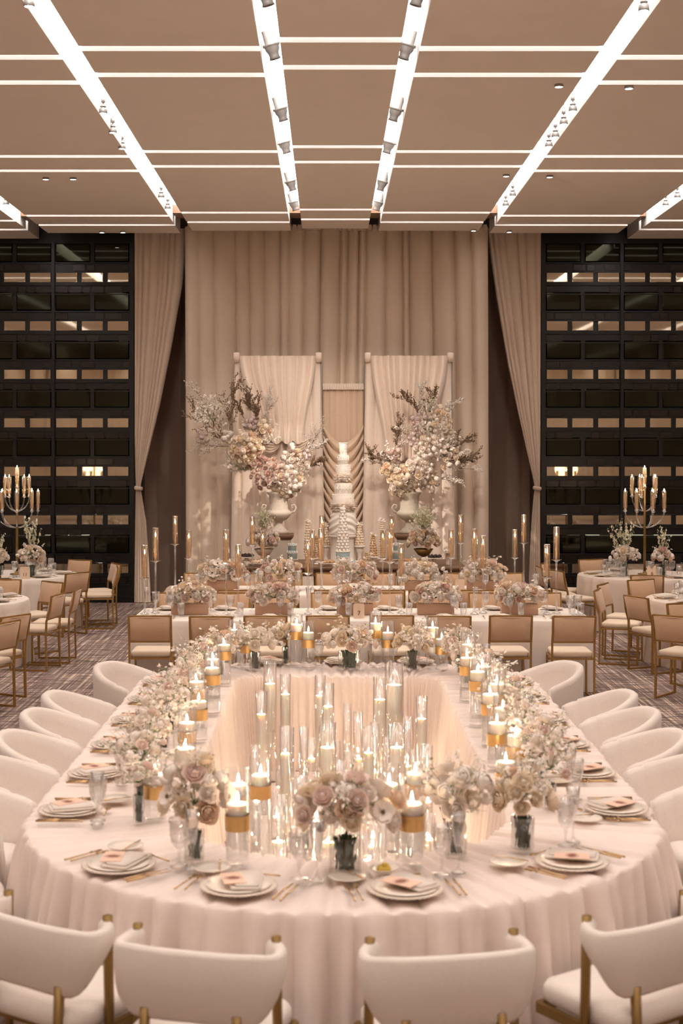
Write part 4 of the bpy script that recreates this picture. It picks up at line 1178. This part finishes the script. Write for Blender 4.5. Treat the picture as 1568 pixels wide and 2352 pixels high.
PALS = {
    'mixed': [('rose', 'cream', 3), ('rose', 'white', 4), ('ranunculus', 'white', 4), ('anemone', 'white', 1), ('rose', 'blush', 2), ('rose', 'peach', 1.5), ('rose', 'pink', .7), ('bud', 'white', 2)],
    'white': [('rose', 'white', 5), ('ranunculus', 'white', 5), ('rose', 'cream', 2), ('bud', 'white', 2)],
    'cream': [('rose', 'cream', 5), ('ranunculus', 'cream', 3), ('rose', 'peach', 2), ('rose', 'white', 2)],
    'blush': [('rose', 'blush', 4), ('rose', 'peach', 2), ('ranunculus', 'white', 2)],
    'pink': [('rose', 'pink', 6), ('rose', 'blush', 3), ('ranunculus', 'lilac', 1)],
    'lilac': [('ranunculus', 'lilac', 5), ('rose', 'blush', 1)],
    'loose': [('anemone', 'white', 1), ('bud', 'white', 4), ('ranunculus', 'white', 4), ('rose', 'white', 2), ('rose', 'blush', 2), ('bud', 'blush', 1)],
}
def pick(R, pal):
    l = PALS[pal]; t = R.uniform(0, sum(w for *_, w in l))
    for k, c, w in l:
        t -= w
        if t <= 0: return k, c
    return l[-1][:2]
def arrangement(name, label, loc, rad, zc, base, n, pal, seed, group, br=.045, fill=1.2, style='mix', rz=0, low=-.35, nst=34):
    """flowers massed on an ellipsoid of radii rad around height zc above the base"""
    R = random.Random(seed)
    t = thing(name, label, 'flowers', loc, rz, group)
    kind = base[0]
    if kind == 'vase':
        _, w, d, h = base
        obj('vase', cm('vase%d_%d_%d' % (w * 1000, d * 1000, h * 1000), rect_vase(w, d, h, .012), m_vase), t)
        obj('stems', cm('stems', stems_mesh, m_stem), t, sc=(w * .42, d * .42, h), kind='stuff')
    elif kind == 'round':
        _, w, h = base
        obj('vase', cm('rvase%d_%d' % (w * 1000, h * 1000), lambda q: q.lathe([(w * .46, 0), (w / 2, .006), (w / 2, h), (w * .46, h), (w * .45, .012)], 36, cap1=False, flute=.02), m_vase), t)
        obj('stems', cm('stems', stems_mesh, m_stem), t, sc=(w * .42, w * .42, h), kind='stuff')
    elif kind == 'box':
        _, w, d, h = base
        obj('planter_box', cm('box%d' % (w * 1000), lambda q: q.pillow(w / 2, d / 2, .006, [(.004, 0), (0, .004), (0, h - .003), (.003, h), (.012, h), (.014, h - .03)], 3), m_woven), t)
    elif kind == 'compote':
        _, w, h, mt = base
        obj('compote', cm('compote%d_%s' % (w * 1000, mt.name), lambda q: q.lathe([(w * .24, 0), (w * .22, .01), (.012, .03), (.010, h * .45), (w * .28, h * .6), (w * .5, h), (w * .46, h)], 20, cap1=False), mt), t)
    rx, ry, rh = rad
    for i in range(n):
        u = (i + .5) / n; z = 1 - (1 - low) * u; s = math.sqrt(max(0, 1 - z * z)); a = i * 2.39996 + R.uniform(-.25, .25)
        d = Vector((s * math.cos(a), s * math.sin(a), z)); k = R.uniform(.72, 1.05)
        p = Vector((d.x * rx * k, d.y * ry * k, zc + d.z * rh * k))
        kd, col = pick(R, pal)
        bloom(t, kd, col, p, (d.x / rx * .2 + R.uniform(-.2, .2), d.y / ry * .2 + R.uniform(-.2, .2) - .12, d.z / rh * .16 + .25), br * R.uniform(.75, 1.2) * (.8 if kd == 'bud' else 1), seed + i)
    if fill:
        spray_part(t, (0, 0, zc - rh * .15), (rx * fill, ry * fill, rh * fill * 1.1), seed, style, nst=nst)
    return t
GF = 'vases of white and blush flowers on the oval table'
arrangement('flower_vase', 'large square ribbed vase of white and blush flowers at the middle of the near curve', (.07, 6.04, .772), (.24, .13, .15), .245, ('vase', .135, .10, .14), 30, 'mixed', 1, GF, .052, 1.2)
arrangement('flower_vase', 'ribbed vase of white flowers on the near curve, left of the two candles', (-.585, 6.22, .772), (.15, .12, .17), .26, ('vase', .085, .085, .12), 20, 'mixed', 2, GF, .05, 1.15)
arrangement('flower_vase', 'ribbed vase of white flowers on the near curve with twigs, right of the candle', (.56, 6.30, .772), (.16, .12, .14), .24, ('vase', .10, .085, .13), 18, 'white', 3, GF, .045, 1.35)
arrangement('flower_vase', 'round ribbed vase of cream roses at the right end of the near curve', (.87, 6.38, .772), (.13, .11, .12), .23, ('round', .105, .14), 16, 'cream', 4, GF, .045, 1.3)
arrangement('flower_vase', 'slim bud vase of small flowers at the left end of the near curve', (-.91, 6.83, .772), (.10, .09, .08), .20, ('round', .055, .13), 7, 'loose', 5, GF, .03, 1.3)
for i, (x, y) in enumerate([(-1.0, 7.35), (-1.04, 7.95), (-1.02, 8.55), (-1.04, 9.1), (-1.0, 9.7), (-1.03, 10.3), (-1.0, 10.95)]):
    arrangement('flower_vase', f"loose white sweet peas in vase, {ORD[i]} from front on oval table's left side", (x + .03, y, .772), (.125, .20, .14), .20, ('round', .07, .11), 14, 'loose', 10 + i, GF, .036, 1.2)
for i, (x, y) in enumerate([(1.13, 7.15), (1.17, 7.75), (1.15, 8.35), (1.17, 9.0), (1.13, 9.6), (1.14, 10.25), (1.08, 10.95)]):
    arrangement('flower_vase', f"loose white sweet peas in vase, {ORD[i]} from front on oval table's right side", (x - .02, y, .772), (.125, .20, .14), .20, ('round', .07, .11), 14, 'loose', 20 + i, GF, .036, 1.2)
for i, (x, y, w, lab, pl) in enumerate([(-.60, 11.66, .09, 'square vase of white flowers at the far end of the oval table, left', 'white'), (.17, 11.70, .18, "wide ribbed vase of blush flowers, middle of the oval table's far end", 'mixed'), (.69, 11.66, .11, 'ribbed vase of white flowers at the far end of the oval table, right', 'white'), (-.86, 11.35, .06, 'small vase of mixed flowers at the far left corner of the oval table', 'mixed'), (-.36, 11.93, .06, 'small vase of white ranunculus at the far end, beside the paired candles', 'white'), (1.06, 11.45, .06, 'small vase of white flowers at the far right corner of the oval table', 'loose')]):
    arrangement('flower_vase', lab, (x, y, .772), (.12 + w * .6, .12, .12), .22, ('vase', w, min(w, .10), .14), 12 + int(w * 70), pl, 30 + i, GF, .042, 1.3)
GBX = 'flower boxes on the long tables'
for i, px in enumerate((436, 628, 815, 1000, 1192)):
    y = 15.62
    arrangement('flower_box', f'woven box of white and blush flowers, {ORD[i]} from left on the front long table', (WX(px, y), y, .762), (.28, .15, .15), .20, ('box', .40, .14, .12), 44, 'mixed', 40 + i, GBX, .047, 1.25, nst=26)
for i, px in enumerate((512, 642, 815, 965, 1108)):
    y = 18.4
    arrangement('flower_box', f'woven box of white and blush flowers, {ORD[i]} from left on the rear long table', (WX(px, y), y, .762), (.31, .16, .18), .21, ('box', .40, .14, .12), 44, 'mixed' if i != 3 else 'white', 50 + i, GBX, .049, 1.25, nst=26)
GR = 'vases of flowers on the round tables'
for i, (px, y, pl, lab, r) in enumerate([(74, 20.3, 'mixed', 'vase of hydrangea and roses on the left round table, beside card eleven', .20), (-2, 20.3, 'white', 'smaller vase of white blooms at the left frame edge on the left round table', .13), (1434, 20.45, 'white', 'vase of white roses with tall sprigs left of the right candelabra', .20), (1520, 20.35, 'mixed', 'smaller vase of blush roses right of the right candelabra', .15)]):
    t = arrangement('flower_vase', lab, (WX(px, y), y, .762), (r, r * .8, r * .85), .28, ('round', .12, .16), 20, pl, 60 + i, GR, .05, 1.2)
    spray_part(t, (0, 0, .28), (r * 1.3, r * 1.0, r * 2.2), 3 + i, 'up', nm='tall_sprigs', nst=16)
tag(obj('pillar_candle', cm('pillar', lambda q: q.lathe([(.03, 0), (.03, .05), (.004, .05)], 12), m_wax), None, (WX(742, 15.5), 15.5, .762)), 'small white votive between the chairs on the front long table', 'candle')

# ------------------------------------------------------------------ stone urns with branching arrangements
def urn_profile(q):
    q.lathe([(.155, 0), (.155, .05), (.13, .055), (.12, .08), (.07, .11), (.055, .16), (.07, .20), (.13, .23), (.20, .30), (.205, .34), (.175, .36), (.150, .39), (.145, .50), (.155, .60), (.185, .64), (.188, .655), (.16, .655), (.13, .58)], 28)
def handle(s):
    def fn(q): q.tube([(s * .19, 0, .33), (s * .25, 0, .35), (s * .275, 0, .41), (s * .245, 0, .46), (s * .20, 0, .45), (s * .205, 0, .41), (s * .23, 0, .405)], [.02, .018, .016, .014, .012, .011, .010], 8)
    return fn
def branch(q, p, d, L_, R, depth=0, mi=0, bud=True):
    pts = [p.copy()]; n_ = 6
    for k in range(n_):
        d = (d + Vector((R.uniform(-.16, .16), R.uniform(-.1, .1), R.uniform(-.12, .16)))).normalized()
        p = p + d * (L_ / n_); pts.append(p.copy())
        if depth < 2:
            for _ in range(2):
                if R.random() < .8:
                    dd = (d + Vector((R.uniform(-.9, .9), R.uniform(-.6, .6), R.uniform(-.5, .8)))).normalized()
                    branch(q, p.copy(), dd, L_ * R.uniform(.25, .5), R, depth + 1)
        if bud and depth > 0 and R.random() < .75:
            c = p + Vector((R.uniform(-.01, .01), R.uniform(-.01, .01), R.uniform(-.01, .01))); s = R.uniform(.006, .011)
            q.add([c + Vector((s, 0, 0)), c + Vector((-s, 0, 0)), c + Vector((0, s, 0)), c + Vector((0, -s, 0)), c + Vector((0, 0, s * 1.3)), c + Vector((0, 0, -s))], [(0, 2, 4), (2, 1, 4), (1, 3, 4), (3, 0, 4), (2, 0, 5), (1, 2, 5), (3, 1, 5), (0, 3, 5)], 1)
    r0 = [.0065, .0036, .0024][depth]
    q.tube(pts, [r0 * (1 - .7 * k / n_) for k in range(n_ + 1)], 3, 0, caps=False)
def urn(pxc, Y, mt, label, clusters, branches, clouds, seed, s):
    X = WX(pxc, Y); zb = 1.25
    R = random.Random(seed)
    pl = thing('urn_pedestal', 'square tan pedestal under the ' + label[0], 'pedestal', (X, Y, 0), 0, 'urn pedestals')
    obj('shaft', cm('ped_shaft', lambda q: q.box(-.19, .19, -.19, .19, 0, 1.2), m_stone), pl)
    obj('capital', cm('ped_cap', lambda q: q.pillow(.235, .235, .02, [(.03, 1.17), (.01, 1.19), (0, 1.21), (0, 1.245), (.005, 1.25)], 3), m_wood), pl)
    t = thing('urn_arrangement', label[1], 'flowers', (X, Y, zb), 0, 'stone urns of flowers')
    obj('urn', cm('urn_' + mt.name, urn_profile, mt), t)
    for sd in (-1, 1): obj('handle', cm('urn_handle%d_%s' % (sd, mt.name), handle(sd), mt), t)
    def loc(px, py, dy=0): return Vector((WX(px, Y) - X, dy, WZ(py, Y) - zb))
    k = 0
    for px, py, rp, n_, pal, br in clusters:
        r = rp / F * Y; c = loc(px, py, -.06)
        for i in range(n_):
            a = i * 2.39996 + seed; rr = math.sqrt((i + .5) / n_)
            x, z = rr * math.cos(a) * r, rr * math.sin(a) * r
            y = -math.sqrt(max(0, 1 - rr * rr)) * r * .7 + R.uniform(-.03, .05)
            kd, col = pick(R, pal)
            bloom(t, kd, col, c + Vector((x, y, z)), (x * 1.2 + R.uniform(-.05, .05), -r * .9 + R.uniform(-.05, .05), z * 1.2 + r * .3), br * R.uniform(.8, 1.2), seed + k); k += 1
    for px, py, rx, rz_, st, ns in clouds:
        spray_part(t, loc(px, py), (rx / F * Y, .16, rz_ / F * Y), seed + k, st, nm='filler_cloud', nst=ns); k += 1
    for i, (x0, y0, x1, y1) in enumerate(branches):
        p, q2 = loc(x0, y0), loc(x1, y1, R.uniform(-.12, .12)); b = MB()
        branch(b, p, (q2 - p).normalized(), (q2 - p).length, random.Random(seed * 31 + i))
        obj('branch', b.mesh('branch', [m_twig, m_petal['white'] if i % 2 else m_twig]), t)
urn(640, 22.5, m_stone, ('left urn', 'cream stone urn with blush roses, cream roses and twiggy branches sweeping left'),
    [(565, 1027, 40, 30, 'cream', .055), (600, 985, 22, 9, 'cream', .055), (520, 1000, 12, 4, 'white', .05), (578, 972, 16, 9, 'lilac', .045), (612, 1085, 40, 26, 'pink', .048), (590, 1055, 22, 9, 'pink', .05), (660, 1100, 40, 32, 'white', .055), (685, 1062, 28, 16, 'white', .05), (655, 1045, 10, 4, 'white', .05), (670, 1028, 8, 3, 'white', .05), (700, 1050, 18, 8, 'lilac', .04), (470, 995, 20, 7, 'lilac', .04), (672, 1128, 14, 4, 'cream', .05)],
    [(525, 1020, 440, 975), (520, 1010, 450, 925), (530, 1000, 500, 910), (525, 1025, 450, 1020), (590, 985, 590, 905), (600, 970, 622, 915), (595, 965, 575, 910), (690, 1060, 728, 990), (700, 1070, 738, 1060), (690, 1050, 735, 1030), (560, 960, 540, 930)],
    [(560, 1080, 55, 45, 'soft', 60), (620, 1110, 60, 40, 'soft', 60), (480, 970, 50, 55, 'soft', 60), (690, 1090, 40, 45, 'soft', 60), (590, 1020, 60, 50, 'mix', 34)], 301, 1)
urn(940, 22.5, m_stone2, ('right urn', 'grey stone urn with white and cream roses and twigs sweeping up to the right'),
    [(925, 1105, 36, 26, 'cream', .058), (895, 1080, 20, 8, 'cream', .055), (965, 1085, 38, 30, 'white', .055), (985, 1030, 36, 26, 'white', .05), (1005, 985, 34, 22, 'white', .05), (1015, 955, 24, 10, 'cream', .05), (965, 970, 22, 12, 'lilac', .045), (1030, 1050, 30, 12, 'white', .045), (905, 1045, 16, 7, 'blush', .055), (955, 1005, 22, 12, 'lilac', .04), (915, 1120, 20, 8, 'white', .055), (990, 1112, 20, 7, 'white', .055)],
    [(900, 1060, 850, 1040), (905, 1075, 855, 1062), (912, 1040, 905, 975), (910, 1040, 925, 985), (975, 960, 930, 915), (980, 955, 962, 902), (995, 955, 990, 905), (1010, 960, 1045, 930), (1020, 1060, 1085, 1050), (1015, 1070, 1078, 1085), (1010, 1040, 1070, 1015), (1000, 1095, 1040, 1110)],
    [(985, 1005, 60, 75, 'soft', 60), (1015, 1050, 60, 50, 'soft', 60), (955, 1100, 60, 40, 'soft', 60), (985, 945, 30, 30, 'up', 16), (895, 1060, 35, 40, 'mix', 34)], 303, -1)

# ------------------------------------------------------------------ dessert table and the tall cake
DY = 21.3
K = DY / F
DX0, DX1 = WX(548, 21), WX(1065, 21)
t = thing('dessert_table', 'long brown wooden dessert table carrying the tall cake', 'table', ((DX0 + DX1) / 2, DY, 0))
hx = (DX1 - DX0) / 2
obj('tabletop', (lambda b: (b.pillow(hx, .75, .02, [(.006, .835), (0, .84), (0, .875), (.006, .88)], 3), b.mesh('dessert_top', m_wood))[1])(MB()), t)
obj('apron', (lambda b: (b.box(-hx + .08, hx - .08, -.68, -.65, .74, .835), b.box(-hx + .08, hx - .08, .65, .68, .74, .835), b.mesh('dessert_apron', m_wood))[2])(MB()), t)
for sx in (-1, -.33, .33, 1):
    for sy in (-1, 1): obj('leg', cm('dessert_leg', lambda q: q.lathe([(.028, 0), (.045, .03), (.035, .2), (.045, .7), (.05, .835)], 10), m_wood), t, (sx * (hx - .12), sy * .6, 0))
TT = .88
def zpx(py, Y=DY): return WZ(py, Y)
cx = WX(788, DY)
t = thing('cake_stand', 'white fluted column stand under the tall wedding cake', 'cake stand', (cx, DY, TT))
hs = zpx(1228) - TT
obj('column', cm('cake_column', lambda q: q.lathe([(.21, 0), (.21, .03), (.185, .05), (.185, hs - .05), (.20, hs - .03)], 48, flute=.018), m_stone2 if False else m_icing), t)
obj('top_plate', cm('cake_plate', lambda q: q.lathe([(.20, hs - .04), (.215, hs - .025), (.215, hs - .004), (.21, hs)], 36), m_icing), t)
t = thing('wedding_cake', 'tall white many tiered wedding cake with feathery ruffles and a draped base', 'cake', (cx, DY, zpx(1228)))
z0 = zpx(1228)
def tier(pyt, pyb, wpx, detail, seed):
    zt, zb, r = zpx(pyt) - z0, zpx(pyb) - z0, wpx / 2 * K
    b = MB(); b.lathe([(r * .97, zb), (r, zb + .008), (r, zt - .008), (r * .96, zt)], 32)
    o = obj('tier', b.mesh('tier', m_icing), t)
    b = MB(); R = random.Random(seed)
    if detail == 'lace':
        for i in range(60):
            a, z = R.uniform(0, 2 * PI), R.uniform(zb + .015, zt - .012)
            b.ball((r * math.cos(a), r * math.sin(a), z), R.uniform(.005, .010), 5, 3)
        for i in range(26): b.ball((r * math.cos(i * PI / 13), r * math.sin(i * PI / 13), zt), .009, 5, 3)
    else:
        for i in range(16):
            a = 2 * PI * i / 16; p = lambda q, zz: ((r + .003) * math.cos(q), (r + .003) * math.sin(q), zz)
            b.tube([p(a - .12, zb + .02), p(a - .12, zt - .06), p(a, zt - .025), p(a + .12, zt - .06), p(a + .12, zb + .02)], .004, 4)
            b.ball(p(a, (zt + zb) / 2), .010, 5, 3)
    obj('piped_icing', b.mesh('piped_icing', m_icing), o, kind='stuff')
tier(1018, 1045, 17, 'lace', 1); tier(1045, 1069, 25, 'arch', 2); tier(1069, 1091, 33, 'lace', 3); tier(1109, 1136, 39.5, 'arch', 4); tier(1136, 1160, 49.5, 'lace', 5)
def ruffle(pyc, wpx, hpx, seed):
    b = MB(); R = random.Random(seed); r = wpx / 2 * K; z = zpx(pyc) - z0; h = hpx * K
    for ring_, (rr, zz, n_) in enumerate(((.62, .35, 40), (.76, .15, 50), (.82, -.15, 50), (.76, -.4, 44))):
        for i in range(n_):
            a = 2 * PI * i / n_ + R.uniform(-.1, .1); e = R.uniform(-.9, .5) + zz
            d = Vector((math.cos(a), math.sin(a), e * .7)).normalized(); s = Vector((-math.sin(a), math.cos(a), 0)) * r * .09
            c = Vector((rr * r * math.cos(a), rr * r * math.sin(a), z + zz * h)); L_ = r * R.uniform(.2, .36)
            b.add([c - s, c + s, c + d * L_ * .7 + s * 1.2, c + d * L_, c + d * L_ * .7 - s * 1.2], [(0, 1, 2, 3, 4)])
    b.lathe([(r * .6, z - h * .5), (r * .8, z), (r * .6, z + h * .5)], 24)
    obj('ruffle', b.mesh('ruffle', m_petal['white']), t, kind='stuff', label='feathery white icing ruffle')
ruffle(1096, 46, 15, 7); ruffle(1161, 61, 17, 8)
b = MB(); b.lathe([(12 * K, zpx(1112) - z0), (6 * K, zpx(1106) - z0), (5 * K, zpx(1098) - z0)], 16); b.lathe([(26 * K, zpx(1174) - z0), (18 * K, zpx(1168) - z0)], 20)
obj('spacer', b.mesh('spacer', m_icing), t)
def draped(u, v):
    a = 2 * PI * u; zz = (zpx(1227) - z0) * (1 - v) + (zpx(1174) - z0) * v
    r = (32 * (1 - .10 * v ** 3) - 2.5 * v ** 6 * 2) * K
    r += .010 * math.sin(22 * v + 3 * math.sin(2 * a + 1) + 2.2 * math.sin(a)) * (1 - abs(2 * v - 1) ** 4)
    return (r * math.cos(a), r * math.sin(a), zz)
b = MB(); b.grid(draped, 64, 40, closeu=True); b.lathe([(27 * K, zpx(1175.5) - z0), (10 * K, zpx(1173) - z0)], 24)
obj('draped_tier', b.mesh('draped_tier', m_icing), t, label='base tier draped with soft fondant folds')
# towers of round sweets
def tower(px, pyt, pyb, wpx, mt, label, Y, r, core=m_icing, plume=True, stand=None):
    k = Y / F; zb, zt = WZ(pyb, Y), WZ(pyt, Y); R = random.Random(int(px))
    sup = TT
    if stand:
        s = thing('pedestal_stand', stand[1], 'cake stand', (WX(px, Y), Y, TT), 0, 'white pedestal stands')
        hh = zb - TT; w = stand[0] / 2 * k
        obj('pedestal', (lambda b: (b.lathe([(w * .7, 0), (w * .65, .02), (w * .32, hh * .25), (w * .38, hh * .55), (w * .62, hh * .7), (w * .62, hh - .035)], 16), b.mesh('stand_pedestal', m_icing))[1])(MB()), s)
        obj('top_plate', (lambda b: (b.lathe([(w * .6, hh - .036), (w, hh - .02), (w, hh)], 24), b.mesh('stand_plate', m_icing))[1])(MB()), s)
    t = thing('sweet_tower', label, 'dessert', (WX(px, Y), Y, zb), 0, 'cone towers of sweets')
    h = zt - zb; R0 = wpx / 2 * k
    obj('cone', (lambda b: (b.lathe([(R0 * .8, 0), (R0 * .12, h * .95)], 14), b.mesh('tower_cone', core))[1])(MB()), t)
    b = MB(); z = r
    while z < h * .95:
        rr = (R0 - r) * (1 - z / h) + r * .35; n_ = max(3, int(2 * PI * rr / (2 * r)))
        for i in range(n_):
            a = 2 * PI * (i + .5 * (round(z / r) % 2)) / n_
            b.ball((rr * math.cos(a), rr * math.sin(a), z), r, 7, 5, sz=.9)
        z += r * 1.65
    obj('sweets', b.mesh('sweets', mt), t, kind='stuff')
    if plume:
        b = MB()
        for i in range(26):
            a = R.uniform(0, 6.28); e = R.uniform(-.4, 1.4); d = Vector((math.cos(a) * math.cos(e), math.sin(a) * math.cos(e), math.sin(e))); s = d.orthogonal().normalized() * .012; c = Vector((0, 0, h * .93))
            b.add([c, c + d * .03 + s, c + d * R.uniform(.05, .075), c + d * .03 - s], [(0, 1, 2, 3)])
        obj('plume', b.mesh('plume', m_icing), t, kind='stuff')
tower(706, 1194, 1270, 19, m_macaron, 'tall ivory macaron tower left of the cake, topped with a feather', 21.25, .024, stand=(20, 'white stand under the tall macaron tower left of the cake'))
tower(748, 1204, 1253, 21, m_macaron, 'macaron tower on a white pedestal close to the left of the cake', 21.5, .023, stand=(22, 'white pedestal stand just left of the cake column'))
tower(826, 1202, 1253, 23, m_macaron, 'macaron tower on a white pedestal close to the right of the cake', 21.2, .022, stand=(25, 'white pedestal stand just right of the cake column'))
tower(876, 1190, 1276, 17, m_macaron, 'tall slender macaron tower right of the cake', 21.45, .020, stand=(18, 'white stand under the slender macaron tower at the right'))
tower(857, 1226, 1278, 21, m_puff, 'caramel cream puff tower right of the cake', 21.1, .022, stand=(22, 'white stand under the caramel puff tower at the right'))
tower(726, 1228, 1281, 15, m_puff, 'caramel cream puff tower left of the cake', 21.0, .020, stand=(16, 'white stand under the caramel puff tower at the left'))
tower(841, 1268, 1291, 14, m_puff, 'small dark golden puff mound at the front of the dessert table', 20.75, .017, plume=False, stand=(15, 'low white stand under the small golden puff mound'))
# iced ball tower standing on a blue cake before the tall cake
Y = 20.85; k = Y / F
s = thing('cake_stand', 'low white stand under the blue cake before the column', 'cake stand', (WX(787, Y), Y, TT))
zb = WZ(1279, Y)
obj('pedestal', (lambda b: (b.lathe([(.08, 0), (.03, .02), (.03, zb - TT - .02), (.1, zb - TT - .015)], 16), b.mesh('low_pedestal', m_icing))[1])(MB()), s)
obj('top_plate', (lambda b: (b.lathe([(.08, zb - TT - .016), (.115, zb - TT - .008), (.115, zb - TT)], 24), b.mesh('low_plate', m_icing))[1])(MB()), s)
t = thing('iced_ball_tower', 'white ball tower on a pale blue cake in front of the tall cake', 'cake', (WX(787, Y), Y, zb))
obj('blue_cake', (lambda b: (b.lathe([(15.5 * k, 0), (16 * k, .006), (16 * k, 11 * k), (15 * k, 13 * k)], 28), b.mesh('blue_cake', m_blue))[1])(MB()), t)
obj('blue_cake_border', (lambda b: ([b.ball((16 * k * math.cos(i * PI / 16), 16 * k * math.sin(i * PI / 16), 12.5 * k), .013, 6, 4) for i in range(32)], b.mesh('blue_cake_border', m_icing))[1])(MB()), t, kind='stuff')
b = MB(); b.lathe([(13.2 * k, 13 * k), (4 * k, 114 * k)], 14); z = 15 * k; i = 0
while z < 114 * k:
    rr = 13 * k * (1 - z / (125 * k)) ** .8 + 1.0 * k; n_ = max(4, int(2 * PI * rr / .052))
    for q in range(n_): b.ball((rr * math.cos(2 * PI * (q + .5 * (i % 2)) / n_), rr * math.sin(2 * PI * (q + .5 * (i % 2)) / n_), z), .026, 7, 5)
    z += .043; i += 1
obj('iced_balls', b.mesh('iced_balls', m_icing), t, kind='stuff')
for px, pyt, pyb, wpx, lab in ((671, 1248, 1284, 22, 'two tier blue cake at the left of the dessert table'), (911, 1247, 1284, 19, 'two tier blue cake at the right of the dessert table')):
    Y = 21.1; k = Y / F; zb, zt = WZ(pyb, Y), WZ(pyt, Y); r = wpx / 2 * k; h = zt - zb
    s = thing('cake_stand', 'footed stand under the ' + lab, 'cake stand', (WX(px, Y), Y, TT), 0, 'cake stands')
    obj('pedestal', (lambda b: (b.lathe([(r * .8, 0), (.03, .02), (.03, zb - TT - .02), (r, zb - TT - .012)], 16), b.mesh('foot', m_icing))[1])(MB()), s)
    obj('top_plate', (lambda b: (b.lathe([(r, zb - TT - .014), (r * 1.2, zb - TT - .008), (r * 1.2, zb - TT)], 24), b.mesh('plate', m_icing))[1])(MB()), s)
    t = thing('blue_cake', lab, 'cake', (WX(px, Y), Y, zb), 0, 'pale blue cakes')
    obj('tier', (lambda b: (b.lathe([(r, 0), (r, h * .52), (r * .96, h * .54)], 24), b.mesh('blue_tier', m_blue))[1])(MB()), t)
    obj('tier', (lambda b: (b.lathe([(r * .84, h * .53), (r * .84, h * .98), (r * .8, h)], 24), b.mesh('blue_tier_upper', m_blue))[1])(MB()), t)
    def swags(b):
        for zz, rr in ((h * .5, r), (h * .97, r * .84)):
            for i in range(12):
                a0, a1 = 2 * PI * i / 12, 2 * PI * (i + 1) / 12
                b.tube([((rr + .004) * math.cos(a0 + (a1 - a0) * j / 4), (rr + .004) * math.sin(a0 + (a1 - a0) * j / 4), zz - .035 * math.sin(PI * j / 4)) for j in range(5)], .005, 4)
                b.ball((rr * math.cos(a0), rr * math.sin(a0), zz), .010, 5, 3)
    b = MB(); swags(b); obj('piped_swags', b.mesh('piped_swags', m_icing), t, kind='stuff')
GC = 'compotes of flowers on the dessert table'
for px, Y, lab, mt, sd in ((606, 21.1, 'compote of white flowers with tall sprigs at the left of the dessert table', m_stone, 71), (972, 21.1, 'gold compote of cream roses with tall sprigs at the right of the dessert table', m_brass, 72)):
    t = arrangement('flower_compote', lab, (WX(px, Y), Y, TT), (.24, .20, .17), WZ(1242, Y) - TT, ('compote', .30, WZ(1268, Y) - TT + .05, mt), 46, 'mixed' if sd == 71 else 'cream', sd, GC, .052, 1.2)
    spray_part(t, (.0, 0, WZ(1225, Y) - TT), (.26, .18, .30), sd, 'up', nm='tall_sprigs', nst=60)
# tiered trays of small desserts
def tray(px, Y, lab, hz, r, mt, n_, grp):
    t = thing('dessert_tray', lab + ', footed white tray', 'cake stand', (WX(px, Y), Y, TT), 0, 'footed dessert trays')
    obj('tray', cm('tray%d_%d' % (hz * 100, r * 100), lambda q: q.lathe([(r * .5, 0), (.03, .02), (.03, hz - .02), (r, hz - .012), (r, hz), (r * .9, hz - .004)], 24), m_china), t)
    R = random.Random(int(px))
    for i in range(n_):
        a = i * 2.4; rr = r * .75 * math.sqrt((i + .5) / n_)
        o = tag(obj('pastry', cm('pastry_' + mt.name, lambda q: (q.lathe([(.022, 0), (.028, .012), (.026, .028), (.012, .034)], 9), q.ball((0, 0, .036), .011, 6, 4)), [mt]), None, (WX(px, Y) + rr * math.cos(a), Y + rr * math.sin(a), TT + hz + .0)), 'one of the ' + lab.replace('tray of ', ''), 'pastry', grp)
tray(566, 20.85, 'tray of dark chocolate sweets at the left end', .13, .12, m_choc, 9, 'chocolate pastries at the left end')
tray(590, 20.72, 'tray of small cream sweets at the left end', .05, .12, m_macaron, 9, 'cream pastries at the left end')
tray(996, 20.8, 'tray of dark chocolate sweets at the right end', .12, .13, m_choc, 9, 'chocolate pastries at the right end')
tray(945, 20.72, 'tray of golden puffs right of centre', .07, .15, m_puff, 12, 'golden pastries right of centre')
tray(1028, 20.95, 'tray of small white sweets at the right end', .19, .09, m_icing, 7, 'white pastries at the right end')
tray(752, 20.72, 'tray of golden puffs left of centre', .05, .12, m_puff, 9, 'golden pastries left of centre')
tray(815, 20.70, 'tray of pale blue sweets below the blue cake', .04, .10, m_blue, 8, 'blue pastries below the blue cake')
